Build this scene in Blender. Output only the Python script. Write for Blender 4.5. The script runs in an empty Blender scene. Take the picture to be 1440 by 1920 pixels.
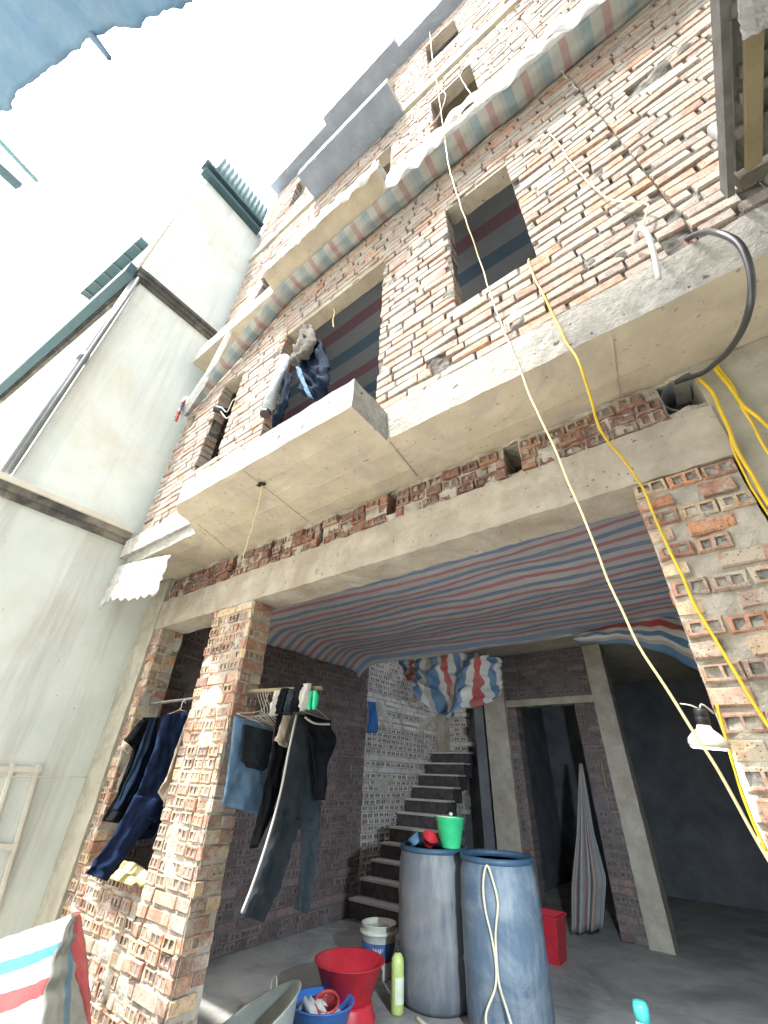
import bpy, bmesh, math, random
from mathutils import Vector, Matrix, noise

random.seed(7)
SC = bpy.context.scene
COL = SC.collection

# ------------------------------------------------------------------ camera
RX = Vector((0.80242137, -0.30326235, -0.51405957))   # world X seen from the camera (right, down, forward)
RY = Vector((0.59606934, 0.45232694, 0.66359051))
RZ = Vector((0.03133817, -0.83882885, 0.54362617))
FOC = 770.58
CAM = Vector((0.0, -1.7, 1.15))
cam_d = bpy.data.cameras.new('camera')
cam = bpy.data.objects.new('camera', cam_d)
COL.objects.link(cam)
right = Vector((RX[0], RY[0], RZ[0])); down = Vector((RX[1], RY[1], RZ[1])); fwd = Vector((RX[2], RY[2], RZ[2]))
m = Matrix.Identity(4)
for i in range(3):
    m[i][0] = right[i]; m[i][1] = -down[i]; m[i][2] = -fwd[i]; m[i][3] = CAM[i]
cam.matrix_world = m
cam_d.sensor_fit = 'HORIZONTAL'
cam_d.sensor_width = 36.0
cam_d.lens = FOC / 1440 * 36
cam_d.clip_start = 0.02
cam_d.clip_end = 2000
SC.camera = cam

# ------------------------------------------------------------------ light
SUN = Vector((-0.10, -0.38, 0.86)).normalized()
world = bpy.data.worlds.new('World'); SC.world = world
world.use_nodes = True
wn = world.node_tree
sky = wn.nodes.new('ShaderNodeTexSky')
sky.sky_type = 'NISHITA'; sky.sun_disc = False
sky.sun_elevation = math.asin(SUN.z)
sky.sun_rotation = math.atan2(SUN.x, SUN.y)
sky.air_density = 1.0; sky.dust_density = 6.0; sky.ozone_density = 1.0
hs = wn.nodes.new('ShaderNodeHueSaturation')
hs.inputs['Saturation'].default_value = 0.50
wn.links.new(sky.outputs[0], hs.inputs['Color'])
wn.links.new(hs.outputs[0], wn.nodes['Background'].inputs['Color'])
wn.nodes['Background'].inputs['Strength'].default_value = 0.15
sun_d = bpy.data.lights.new('sun', 'SUN')
sun_d.energy = 2.6; sun_d.angle = math.radians(2.2); sun_d.color = (1.0, 0.965, 0.91)
sun = bpy.data.objects.new('sun', sun_d); COL.objects.link(sun)
sun.rotation_euler = (-SUN).to_track_quat('-Z', 'Y').to_euler()
SC.view_settings.view_transform = 'Standard'
SC.view_settings.look = 'None'
SC.view_settings.exposure = 2.2
SC.view_settings.gamma = 1.0
SC.cycles.max_bounces = 8
SC.cycles.diffuse_bounces = 6
SC.cycles.use_denoising = True

# ------------------------------------------------------------------ helpers
def ray(x, y):
    v = Vector((x - 720, y - 960, FOC))
    return Vector((RX.dot(v), RY.dot(v), RZ.dot(v)))

def at(x, y, X=None, Y=None, Z=None):
    d = ray(x, y)
    if X is not None: t = (X - CAM.x) / d.x
    elif Y is not None: t = (Y - CAM.y) / d.y
    else: t = (Z - CAM.z) / d.z
    return CAM + d * t

def proj(p):
    d = p - CAM
    v = d.x * RX + d.y * RY + d.z * RZ
    if v.z < 0.05: return None
    return (720 + FOC * v.x / v.z, 960 + FOC * v.y / v.z)

def tag(o, label=None, cat=None, group=None, kind=None):
    if label: o['label'] = label
    if cat: o['category'] = cat
    if group: o['group'] = group
    if kind: o['kind'] = kind
    return o

def empty(name, loc, label=None, cat=None, group=None):
    o = bpy.data.objects.new(name, None); COL.objects.link(o)
    o.empty_display_size = 0.1
    o.location = loc
    INV[o.name] = Matrix.Translation(loc).inverted()
    return tag(o, label, cat, group)
INV = {}

def link(name, me, mats, parent=None, smooth=False):
    o = bpy.data.objects.new(name, me); COL.objects.link(o)
    if not isinstance(mats, (list, tuple)): mats = [mats]
    for k in mats: me.materials.append(k)
    if smooth:
        for p in me.polygons: p.use_smooth = True
    if parent is not None:
        o.parent = parent
        if parent.name in INV: o.matrix_parent_inverse = INV[parent.name]
    return o

def mesh(name, vs, fs, mats, parent=None, smooth=False, fix=True, mi=None, uv=None):
    me = bpy.data.meshes.new(name)
    me.from_pydata([tuple(v) for v in vs], [], fs)
    if mi is not None:
        me.polygons.foreach_set('material_index', mi)
    if fix:
        bm = bmesh.new(); bm.from_mesh(me)
        bmesh.ops.recalc_face_normals(bm, faces=bm.faces)
        bm.to_mesh(me); bm.free()
    if uv is not None:
        ul = me.uv_layers.new(name='UVMap')
        vi = [0] * len(me.loops); me.loops.foreach_get('vertex_index', vi)
        ul.data.foreach_set('uv', [c for i in vi for c in uv[i]])
    me.update()
    return link(name, me, mats, parent, smooth)

class MB:
    """collects simple solids that make up ONE part"""
    def __init__(s): s.v = []; s.f = []; s.mi = []
    def add(s, v, f, mi=0):
        n = len(s.v); s.v += [Vector(q) for q in v]
        s.f += [tuple(i + n for i in q) for q in f]
        s.mi += [mi] * len(f); return s
    def box(s, x0, x1, y0, y1, z0, z1, mi=0):
        v = [(x, y, z) for x in (x0, x1) for y in (y0, y1) for z in (z0, z1)]
        f = [(0, 1, 3, 2), (4, 6, 7, 5), (0, 4, 5, 1), (2, 3, 7, 6), (0, 2, 6, 4), (1, 5, 7, 3)]
        return s.add(v, f, mi)
    def bar(s, a, b, w, h, up=Vector((0, 0, 1)), mi=0):
        a = Vector(a); b = Vector(b); d = (b - a).normalized()
        x = d.cross(up)
        if x.length < 1e-3: x = d.cross(Vector((1, 0, 0)))
        x.normalize(); y = x.cross(d).normalized()
        v = [p + x * (w / 2 * i) + y * (h / 2 * j) for p in (a, b) for i, j in ((-1, -1), (1, -1), (1, 1), (-1, 1))]
        return s.add(v, [(0, 1, 2, 3), (7, 6, 5, 4), (0, 4, 5, 1), (1, 5, 6, 2), (2, 6, 7, 3), (3, 7, 4, 0)], mi)
    def tube(s, pts, r, n=8, mi=0, cap=True):
        pts = [Vector(p) for p in pts]
        rr = r if isinstance(r, (list, tuple)) else [r] * len(pts)
        v = []; f = []; prev = None
        for i, p in enumerate(pts):
            d = (pts[min(i + 1, len(pts) - 1)] - pts[max(i - 1, 0)]).normalized()
            x = (prev - d * prev.dot(d)) if prev is not None else d.orthogonal()
            if x.length < 1e-6: x = d.orthogonal()
            x.normalize(); prev = x; y = d.cross(x)
            v += [p + (x * math.cos(2 * math.pi * k / n) + y * math.sin(2 * math.pi * k / n)) * rr[i] for k in range(n)]
        for i in range(len(pts) - 1):
            for k in range(n):
                f.append((i * n + k, i * n + (k + 1) % n, (i + 1) * n + (k + 1) % n, (i + 1) * n + k))
        if cap: f += [tuple(range(n))[::-1], tuple((len(pts) - 1) * n + k for k in range(n))]
        return s.add(v, f, mi)
    def lathe(s, base, prof, n=24, axis=None, mi=0, jit=0.0):
        """prof: list of (r, h); open profile revolved about axis at base"""
        ax = (axis or Vector((0, 0, 1))).normalized()
        x = ax.orthogonal().normalized(); y = ax.cross(x); base = Vector(base)
        v = []; f = []
        for r, h in prof:
            for k in range(n):
                a = 2 * math.pi * k / n
                v.append(base + ax * h + (x * math.cos(a) + y * math.sin(a)) * (r * (1 + jit * math.sin(3 * a + h * 9))))
        for i in range(len(prof) - 1):
            for k in range(n):
                f.append((i * n + k, i * n + (k + 1) % n, (i + 1) * n + (k + 1) % n, (i + 1) * n + k))
        f += [tuple(range(n)), tuple((len(prof) - 1) * n + k for k in range(n))]
        return s.add(v, f, mi)
    def build(s, name, mats, parent=None, smooth=False, fix=True):
        return mesh(name, s.v, s.f, mats, parent, smooth, fix, s.mi)

def spline(pts, n=8):
    pts = [Vector(p) for p in pts]; out = []
    P = [pts[0] * 2 - pts[1]] + pts + [pts[-1] * 2 - pts[-2]]
    for i in range(1, len(P) - 2):
        a, b, c, d = P[i - 1], P[i], P[i + 1], P[i + 2]
        for k in range(n):
            t = k / n
            out.append(0.5 * ((2 * b) + (c - a) * t + (2 * a - 5 * b + 4 * c - d) * t * t + (3 * b - a - 3 * c + d) * t ** 3))
    out.append(pts[-1]); return out

def nz(p, f, seed=0):
    return noise.noise(Vector((p[0] * f + seed * 7.3, p[1] * f + seed * 3.1, p[2] * f)))

def nzv(p, f):
    return noise.noise_vector(Vector((p[0] * f, p[1] * f, p[2] * f)))

def rough_box(name, x0, x1, y0, y1, z0, z1, mats, parent, step=0.06, amp=0.006, freq=9, smooth=True):
    """a cast or rendered block: subdivided box with an uneven skin, corners kept"""
    bm = bmesh.new()
    def cuts(a, b): return max(1, int(round((b - a) / step)))
    nx, ny, nzz = cuts(x0, x1), cuts(y0, y1), cuts(z0, z1)
    cache = {}
    def V(i, j, k):
        q = (i, j, k)
        if q not in cache:
            p = Vector((x0 + (x1 - x0) * i / nx, y0 + (y1 - y0) * j / ny, z0 + (z1 - z0) * k / nzz))
            p += nzv(p, freq) * amp + nzv(p, freq * 3.1) * amp * 0.5
            cache[q] = bm.verts.new(p)
        return cache[q]
    for i in range(nx):
        for j in range(ny):
            for k in (0, nzz):
                bm.faces.new([V(i, j, k), V(i + 1, j, k), V(i + 1, j + 1, k), V(i, j + 1, k)])
    for i in range(nx):
        for k in range(nzz):
            for j in (0, ny):
                bm.faces.new([V(i, j, k), V(i + 1, j, k), V(i + 1, j, k + 1), V(i, j, k + 1)])
    for j in range(ny):
        for k in range(nzz):
            for i in (0, nx):
                bm.faces.new([V(i, j, k), V(i, j + 1, k), V(i, j + 1, k + 1), V(i, j, k + 1)])
    bmesh.ops.recalc_face_normals(bm, faces=bm.faces)
    me = bpy.data.meshes.new(name); bm.to_mesh(me); bm.free()
    o = link(name, me, mats, parent)
    return o

def prism(name, outline, z0, z1, mats, parent, step=0.05, amp=0.005):
    """flat slab with an uneven rim; material 0 rim, 1 top and underside"""
    pts = []
    n = len(outline)
    for i in range(n):
        a = Vector(outline[i]); b = Vector(outline[(i + 1) % n])
        k = max(1, int((b - a).length / step))
        for j in range(k):
            pts.append(a + (b - a) * (j / k))
    rows = 4; v = []; f = []; mi = []
    for r in range(rows + 1):
        z = z0 + (z1 - z0) * r / rows
        for p in pts:
            q = Vector((p.x, p.y, z)); q += nzv(q, 11) * amp + nzv(q, 31) * amp * 0.5
            v.append(q)
    m = len(pts)
    for r in range(rows):
        for i in range(m):
            f.append((r * m + i, r * m + (i + 1) % m, (r + 1) * m + (i + 1) % m, (r + 1) * m + i)); mi.append(0)
    f.append(tuple(range(m))[::-1]); mi.append(1)
    f.append(tuple(rows * m + i for i in range(m))); mi.append(1)
    return mesh(name, v, f, mats, parent, mi=mi)

def sheet(name, fn, nu, nv, mats, parent=None, thick=0.004, smooth=True, uvs=(1, 1)):
    """a sheet of cloth or plastic with two sides; fn(u, v) -> point"""
    P = [[Vector(fn(i / nu, j / nv)) for j in range(nv + 1)] for i in range(nu + 1)]
    v = []; uv = []
    for side in (0, 1):
        for i in range(nu + 1):
            for j in range(nv + 1):
                du = P[min(i + 1, nu)][j] - P[max(i - 1, 0)][j]
                dv = P[i][min(j + 1, nv)] - P[i][max(j - 1, 0)]
                nn = du.cross(dv)
                nn = nn.normalized() if nn.length > 1e-9 else Vector((0, 0, 1))
                v.append(P[i][j] + nn * (thick / 2 if side else -thick / 2))
                uv.append((i / nu * uvs[0], j / nv * uvs[1]))
    W = nv + 1; N = (nu + 1) * W; f = []
    for i in range(nu):
        for j in range(nv):
            a, b, c, d = i * W + j, (i + 1) * W + j, (i + 1) * W + j + 1, i * W + j + 1
            f.append((a, d, c, b)); f.append((a + N, b + N, c + N, d + N))
    rim = [i * W for i in range(nu + 1)] + [nu * W + j for j in range(1, nv + 1)] + \
          [i * W + nv for i in range(nu - 1, -1, -1)] + [j for j in range(nv - 1, 0, -1)]
    for i in range(len(rim)):
        a, b = rim[i], rim[(i + 1) % len(rim)]
        f.append((a, b, b + N, a + N))
    return mesh(name, v, f, mats, parent, smooth, True, uv=uv)

def lerp(a, b, t): return a + (b - a) * t

def poly(pts, t):
    """point at parameter t (0..1) along a polyline of vectors"""
    n = len(pts) - 1; k = min(int(t * n), n - 1); return Vector(pts[k]).lerp(Vector(pts[k + 1]), t * n - k)

# ------------------------------------------------------------------ materials
def nodes(name):
    mt = bpy.data.materials.new(name); mt.use_nodes = True
    return mt, mt.node_tree.nodes, mt.node_tree.links, mt.node_tree.nodes['Principled BSDF']

def N(nd, kind, **kw):
    n = nd.new('ShaderNode' + kind)
    for k, v in kw.items():
        if k in n.inputs.keys(): n.inputs[k].default_value = v
        else: setattr(n, k, v)
    return n

def ramp(nd, stops, interp='LINEAR'):
    r = nd.new('ShaderNodeValToRGB'); r.color_ramp.interpolation = interp
    e = r.color_ramp.elements
    while len(e) < len(stops): e.new(0.5)
    for q, (p, c) in zip(e, stops):
        q.position = p; q.color = (c[0], c[1], c[2], 1) if len(c) == 3 else c
    return r

def mixc(nd, ln, fac, a, b, mode='MIX'):
    n = nd.new('ShaderNodeMix'); n.data_type = 'RGBA'; n.blend_type = mode
    for sock, val in ((n.inputs[0], fac), (n.inputs[6], a), (n.inputs[7], b)):
        if isinstance(val, (int, float)): sock.default_value = val
        elif isinstance(val, tuple): sock.default_value = (*val[:3], 1)
        else: ln.new(val, sock)
    return n.outputs[2]

def surface(name, c1, c2, scale=6, rough=0.85, bump=0.3, bscale=60, c3=None, s3=1.5, spots=None, spec=0.3, bdist=0.004, metal=0.0):
    """two tones by noise, wide stains of c3, pits or spots, fine relief"""
    mt, nd, ln, bs = nodes(name)
    tc = N(nd, 'TexCoord')
    n1 = N(nd, 'TexNoise', Scale=scale, Detail=7.0, Roughness=0.62)
    ln.new(tc.outputs['Object'], n1.inputs['Vector'])
    r1 = ramp(nd, [(0.32, c1), (0.68, c2)]); ln.new(n1.outputs[0], r1.inputs[0])
    col = r1.outputs[0]
    if c3:
        n3 = N(nd, 'TexNoise', Scale=s3, Detail=5.0, Roughness=0.7, Distortion=0.6)
        ln.new(tc.outputs['Object'], n3.inputs['Vector'])
        r3 = ramp(nd, [(0.48, (0, 0, 0)), (0.66, (1, 1, 1))]); ln.new(n3.outputs[0], r3.inputs[0])
        col = mixc(nd, ln, r3.outputs[0], col, c3)
    if spots:
        n4 = N(nd, 'TexNoise', Scale=spots[0], Detail=2.0)
        ln.new(tc.outputs['Object'], n4.inputs['Vector'])
        r4 = ramp(nd, [(spots[1], (0, 0, 0)), (spots[1] + 0.03, (1, 1, 1))]); ln.new(n4.outputs[0], r4.inputs[0])
        col = mixc(nd, ln, r4.outputs[0], col, spots[2])
    ln.new(col, bs.inputs['Base Color'])
    bs.inputs['Roughness'].default_value = rough
    bs.inputs['Specular IOR Level'].default_value = spec
    bs.inputs['Metallic'].default_value = metal
    if bump:
        nb = N(nd, 'TexNoise', Scale=bscale, Detail=6.0, Roughness=0.65)
        ln.new(tc.outputs['Object'], nb.inputs['Vector'])
        b = N(nd, 'Bump', Strength=bump, Distance=bdist)
        ln.new(nb.outputs[0], b.inputs['Height']); ln.new(b.outputs[0], bs.inputs['Normal'])
    return mt

def streak(mt, col, amount=0.6, sx=5.0, sz=0.35):
    nd, ln = mt.node_tree.nodes, mt.node_tree.links; bs = nd['Principled BSDF']
    src = bs.inputs['Base Color'].links[0].from_socket
    tc = N(nd, 'TexCoord'); mp = N(nd, 'Mapping'); mp.inputs['Scale'].default_value = (sx, sx, sz)
    ln.new(tc.outputs['Object'], mp.inputs['Vector'])
    n = N(nd, 'TexNoise', Scale=1.0, Detail=9.0, Roughness=0.7); ln.new(mp.outputs[0], n.inputs['Vector'])
    r = ramp(nd, [(0.50, (0, 0, 0)), (0.72, (amount,) * 3)]); ln.new(n.outputs[0], r.inputs[0])
    ln.new(mixc(nd, ln, r.outputs[0], src, col), bs.inputs['Base Color'])

def plain(name, c, rough=0.5, spec=0.4, var=0.25, scale=14, metal=0.0, bump=0.05):
    d = tuple(x * (1 - var) for x in c)
    return surface(name, d, c, scale, rough, bump, 90, spec=spec, bdist=0.002, metal=metal)

def brick_mat(name, cols, film, filmc, fs=7.0, holec=None):
    mt, nd, ln, bs = nodes(name)
    oi = N(nd, 'ObjectInfo'); at_ = N(nd, 'Attribute', attribute_name='tint')
    ad = N(nd, 'Math', operation='ADD'); ln.new(oi.outputs['Random'], ad.inputs[0]); ln.new(at_.outputs['Fac'], ad.inputs[1])
    fr = N(nd, 'Math', operation='FRACT'); ln.new(ad.outputs[0], fr.inputs[0])
    k = len(cols)
    r = ramp(nd, [(i / k, c) for i, c in enumerate(cols)], 'CONSTANT'); ln.new(fr.outputs[0], r.inputs[0])
    geo = N(nd, 'NewGeometry')
    n1 = N(nd, 'TexNoise', Scale=38.0, Detail=6.0, Roughness=0.7); ln.new(geo.outputs['Position'], n1.inputs['Vector'])
    r1 = ramp(nd, [(0.28, (0.55, 0.5, 0.48)), (0.55, (1, 1, 1)), (0.75, (1.2, 1.15, 1.05))]); ln.new(n1.outputs[0], r1.inputs[0])
    col = mixc(nd, ln, 1.0, r.outputs[0], r1.outputs[0], 'MULTIPLY')
    n2 = N(nd, 'TexNoise', Scale=fs, Detail=8.0, Roughness=0.72, Distortion=0.4); ln.new(geo.outputs['Position'], n2.inputs['Vector'])
    r2 = ramp(nd, [(max(0.0, 0.62 - film * 0.4), (0, 0, 0)), (0.74 - film * 0.35, (0.85, 0.85, 0.85))]); ln.new(n2.outputs[0], r2.inputs[0])
    col = mixc(nd, ln, r2.outputs[0], col, filmc)
    n3 = N(nd, 'TexNoise', Scale=160.0, Detail=2.0); ln.new(geo.outputs['Position'], n3.inputs['Vector'])
    r3 = ramp(nd, [(0.33, (1, 1, 1)), (0.37, (0, 0, 0))]); ln.new(n3.outputs[0], r3.inputs[0])
    col = mixc(nd, ln, r3.outputs[0], col, (0.1, 0.07, 0.05))
    ln.new(col, bs.inputs['Base Color'])
    bs.inputs['Roughness'].default_value = 0.92; bs.inputs['Specular IOR Level'].default_value = 0.15
    b = N(nd, 'Bump', Strength=0.6, Distance=0.004); ln.new(n1.outputs[0], b.inputs['Height'])
    b2 = N(nd, 'Bump', Strength=0.5, Distance=0.004); ln.new(n2.outputs[0], b2.inputs['Height']); ln.new(b.outputs[0], b2.inputs['Normal'])
    ln.new(b2.outputs[0], bs.inputs['Normal'])
    return mt

def tarp_mat(name, stops, period, trans=0.3, axis=0, dirt=0.35, rough=0.55, grey=(0.45, 0.44, 0.42)):
    """woven plastic with stripes along one direction of the sheet (metres)"""
    mt, nd, ln, bs = nodes(name)
    uv = N(nd, 'UVMap')
    sp = N(nd, 'SeparateXYZ'); ln.new(uv.outputs[0], sp.inputs[0])
    dv = N(nd, 'Math', operation='DIVIDE'); dv.inputs[1].default_value = period
    ln.new(sp.outputs[axis], dv.inputs[0])
    fr = N(nd, 'Math', operation='FRACT'); ln.new(dv.outputs[0], fr.inputs[0])
    r = ramp(nd, stops, 'CONSTANT'); ln.new(fr.outputs[0], r.inputs[0])
    tc = N(nd, 'TexCoord')
    n1 = N(nd, 'TexNoise', Scale=5.0, Detail=8.0, Roughness=0.7); ln.new(tc.outputs['Object'], n1.inputs['Vector'])
    r1 = ramp(nd, [(0.35, (0, 0, 0)), (0.75, (1, 1, 1))]); ln.new(n1.outputs[0], r1.inputs[0])
    mu = N(nd, 'Math', operation='MULTIPLY'); mu.inputs[1].default_value = dirt
    ln.new(r1.outputs[0], mu.inputs[0])
    col = mixc(nd, ln, mu.outputs[0], r.outputs[0], grey)
    ln.new(col, bs.inputs['Base Color'])
    bs.inputs['Roughness'].default_value = rough; bs.inputs['Specular IOR Level'].default_value = 0.25
    nb = N(nd, 'TexNoise', Scale=14.0, Detail=6.0, Roughness=0.6); ln.new(tc.outputs['Object'], nb.inputs['Vector'])
    b = N(nd, 'Bump', Strength=0.5, Distance=0.012); ln.new(nb.outputs[0], b.inputs['Height']); ln.new(b.outputs[0], bs.inputs['Normal'])
    if trans > 0:
        tr = N(nd, 'BsdfTranslucent'); ln.new(col, tr.inputs['Color']); ln.new(b.outputs[0], tr.inputs['Normal'])
        mx = N(nd, 'MixShader'); mx.inputs[0].default_value = trans
        ln.new(bs.outputs[0], mx.inputs[1]); ln.new(tr.outputs[0], mx.inputs[2])
        ln.new(mx.outputs[0], nd['Material Output'].inputs['Surface'])
    return mt

def cloth_mat(name, c, c2=None, seam=None):
    return surface(name, c, c2 or tuple(x * 1.35 for x in c), 9, 0.95, 0.35, 220, spec=0.1, bdist=0.002)

M = {}
M['concrete'] = surface('grey concrete', (0.31, 0.28, 0.225), (0.44, 0.40, 0.33), 6, 0.9, 0.7, 45, c3=(0.29, 0.25, 0.19), s3=2.2, spots=(40, 0.69, (0.14, 0.12, 0.10)), bdist=0.006)
M['soffit'] = surface('beige concrete soffit', (0.43, 0.38, 0.285), (0.56, 0.50, 0.385), 5, 0.9, 0.45, 30, c3=(0.40, 0.355, 0.30), s3=2.6, spots=(38, 0.69, (0.27, 0.23, 0.18)), bdist=0.006)
M['edge'] = surface('rough pale concrete edge', (0.29, 0.29, 0.265), (0.46, 0.455, 0.42), 22, 0.95, 1.0, 36, c3=(0.33, 0.32, 0.28), s3=5, spots=(20, 0.70, (0.12, 0.11, 0.10)), bdist=0.02)
M['mortar'] = surface('mortar', (0.36, 0.34, 0.285), (0.50, 0.475, 0.40), 12, 0.95, 0.9, 70, c3=(0.30, 0.28, 0.235), s3=4, bdist=0.008)
M['mortar_shade'] = surface('grey mortar with joint shade', (0.05, 0.047, 0.042), (0.15, 0.14, 0.125), 14, 0.95, 0.9, 70, c3=(0.27, 0.265, 0.24), s3=6, bdist=0.008)  # joint shadow between courses is put into the dark tones; paler patches are mortar
M['render'] = surface('grey cement render', (0.30, 0.29, 0.23), (0.42, 0.40, 0.33), 6, 0.95, 0.7, 50, c3=(0.25, 0.24, 0.19), s3=3, bdist=0.008)
M['innerfill'] = surface('dusty brick hole', (0.05, 0.042, 0.042), (0.16, 0.14, 0.13), 60, 0.95, 0.6, 120, bdist=0.004)
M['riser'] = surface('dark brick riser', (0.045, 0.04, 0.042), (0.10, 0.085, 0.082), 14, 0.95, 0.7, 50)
M['rear_render'] = surface('dark blue grey render', (0.10, 0.105, 0.115), (0.17, 0.175, 0.185), 3, 0.95, 0.4, 40)  # even dark grey of the rear walls and partitions
M['tread'] = surface('worn cement tread', (0.40, 0.39, 0.36), (0.53, 0.51, 0.47), 8, 0.9, 0.4, 50)
M['roof_flare'] = surface('flare tinted cement', (0.19, 0.225, 0.275), (0.26, 0.30, 0.35), 4, 0.9, 0.4, 40, spots=(30, 0.7, (0.4, 0.42, 0.44)))  # blue haze of lens flare is put into this cement colour
M['render_dark'] = surface('dark inner render', (0.10, 0.095, 0.09), (0.17, 0.16, 0.15), 6, 0.95, 0.5, 50)  # darker render of the inner room walls
M['filler'] = surface('mortar plug in brick hole', (0.13, 0.12, 0.105), (0.40, 0.38, 0.33), 55, 0.95, 0.8, 120, bdist=0.005)
M['darkfill'] = surface('dark brick hole', (0.09, 0.07, 0.06), (0.27, 0.21, 0.17), 45, 0.95, 0.6, 120, bdist=0.004)  # dark fill of the brick holes
BR = [(0.52, 0.27, 0.16), (0.50, 0.35, 0.22), (0.36, 0.20, 0.145), (0.44, 0.29, 0.21), (0.54, 0.41, 0.27), (0.28, 0.185, 0.15), (0.46, 0.30, 0.22), (0.44, 0.23, 0.15), (0.36, 0.27, 0.22)]
M['brick'] = brick_mat('orange hollow brick', BR, 0.35, (0.47, 0.43, 0.35))
BU = [(0.36, 0.265, 0.22), (0.40, 0.315, 0.26), (0.33, 0.27, 0.235), (0.43, 0.26, 0.18), (0.37, 0.31, 0.27), (0.29, 0.25, 0.225), (0.42, 0.345, 0.285), (0.35, 0.235, 0.185)]
M['brick_upper'] = brick_mat('weathered pale brick', BU, 0.42, (0.37, 0.36, 0.325), 6.0)
M['brick_skylit'] = brick_mat('skylit pale brick', BU, 0.75, (0.60, 0.59, 0.57), 5.0)  # skylight falling into the stairwell is put into this paler film colour
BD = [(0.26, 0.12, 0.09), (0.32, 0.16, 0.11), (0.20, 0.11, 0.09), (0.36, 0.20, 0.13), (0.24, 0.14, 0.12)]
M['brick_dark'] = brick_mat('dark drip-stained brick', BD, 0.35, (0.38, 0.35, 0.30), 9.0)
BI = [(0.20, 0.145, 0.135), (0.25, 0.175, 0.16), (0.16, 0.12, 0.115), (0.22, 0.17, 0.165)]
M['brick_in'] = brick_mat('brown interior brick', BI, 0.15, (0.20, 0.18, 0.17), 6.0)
M['plaster'] = surface('pale plaster', (0.52, 0.575, 0.55), (0.62, 0.66, 0.63), 2.0, 0.9, 0.3, 40, c3=(0.55, 0.56, 0.50), s3=0.8, spots=(30, 0.76, (0.25, 0.23, 0.18)))
M['plaster_white'] = surface('white plaster', (0.62, 0.695, 0.67), (0.70, 0.755, 0.73), 2.0, 0.85, 0.15, 60, c3=(0.60, 0.60, 0.53), s3=0.6)
streak(M['plaster'], (0.33, 0.33, 0.29), 0.7); streak(M['plaster_white'], (0.44, 0.45, 0.42), 0.6, 4.0, 0.25)
M['cornice'] = surface('sooty cornice', (0.05, 0.05, 0.05), (0.12, 0.115, 0.105), 7, 0.85, 0.3, 40, c3=(0.26, 0.24, 0.20), s3=1.6)
M['teal'] = plain('dark teal painted metal', (0.035, 0.085, 0.10), 0.5)
M['pipe_grey'] = plain('grey plastic pipe', (0.16, 0.18, 0.19), 0.4)
M['corrugated'] = plain('teal corrugated sheet', (0.12, 0.24, 0.25), 0.45)
WH = (0.66, 0.65, 0.60); RD = (0.50, 0.075, 0.06); BL = (0.07, 0.20, 0.36)
ST = [(0.0, BL), (0.22, WH), (0.36, RD), (0.52, WH), (0.66, BL), (0.80, WH), (0.90, (0.42, 0.40, 0.38))]
M['tarp'] = tarp_mat('red white and blue striped tarpaulin', ST, 0.36, 0.25, 1)
TR = [(0.0, (0.13, 0.24, 0.40)), (0.22, (0.36, 0.42, 0.52)), (0.50, (0.32, 0.19, 0.28)), (0.70, (0.36, 0.42, 0.52))]
TG = [(0.0, (0.19, 0.26, 0.39)), (0.24, (0.52, 0.50, 0.50)), (0.50, (0.46, 0.19, 0.20)), (0.70, (0.52, 0.50, 0.50))]
M['tarp_room'] = tarp_mat('faded striped tarpaulin', TG, 0.26, 0.1, 1, 0.5, grey=(0.36, 0.35, 0.37))
M['tarp_v'] = tarp_mat('crumpled striped tarpaulin', ST, 0.36, 0.25, 0, 0.5)
M['tarp_skytint'] = tarp_mat('sky tinted striped tarpaulin', TR, 0.52, 0.1, 1, 0.35, grey=(0.26, 0.28, 0.33))  # bluish sky light and flare are put into the stripe colours
M['tarp_ledge'] = tarp_mat('striped tarpaulin strip', [(0.0, (0.20, 0.28, 0.31)), (0.24, (0.36, 0.37, 0.34)), (0.50, (0.33, 0.20, 0.19)), (0.68, (0.36, 0.37, 0.34)), (0.88, (0.29, 0.32, 0.32))], 0.27, 0.12, 0, 0.6, grey=(0.34, 0.36, 0.36))
M['tarp_bright'] = tarp_mat('bright striped tarpaulin', [(0.0, WH), (0.34, (0.10, 0.36, 0.58)), (0.50, WH), (0.72, (0.62, 0.10, 0.10)), (0.90, WH)], 0.30, 0.2, 1, 0.15)
M['tarp_grey'] = tarp_mat('faded grey-green tarpaulin', [(0.0, (0.40, 0.44, 0.38)), (0.45, (0.16, 0.33, 0.45)), (0.62, (0.46, 0.48, 0.42))], 0.34, 0.2, 0, 0.4)
M['tarp_red'] = tarp_mat('red tarpaulin border', [(0.0, (0.60, 0.12, 0.12)), (0.8, (0.70, 0.35, 0.33))], 0.5, 0.2, 0, 0.15)
M['tarp_blue'] = tarp_mat('blue plastic sheet', [(0.0, (0.13, 0.24, 0.35)), (0.5, (0.145, 0.255, 0.365))], 0.4, 0.35, 0, 0.8, grey=(0.24, 0.33, 0.40))

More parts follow.
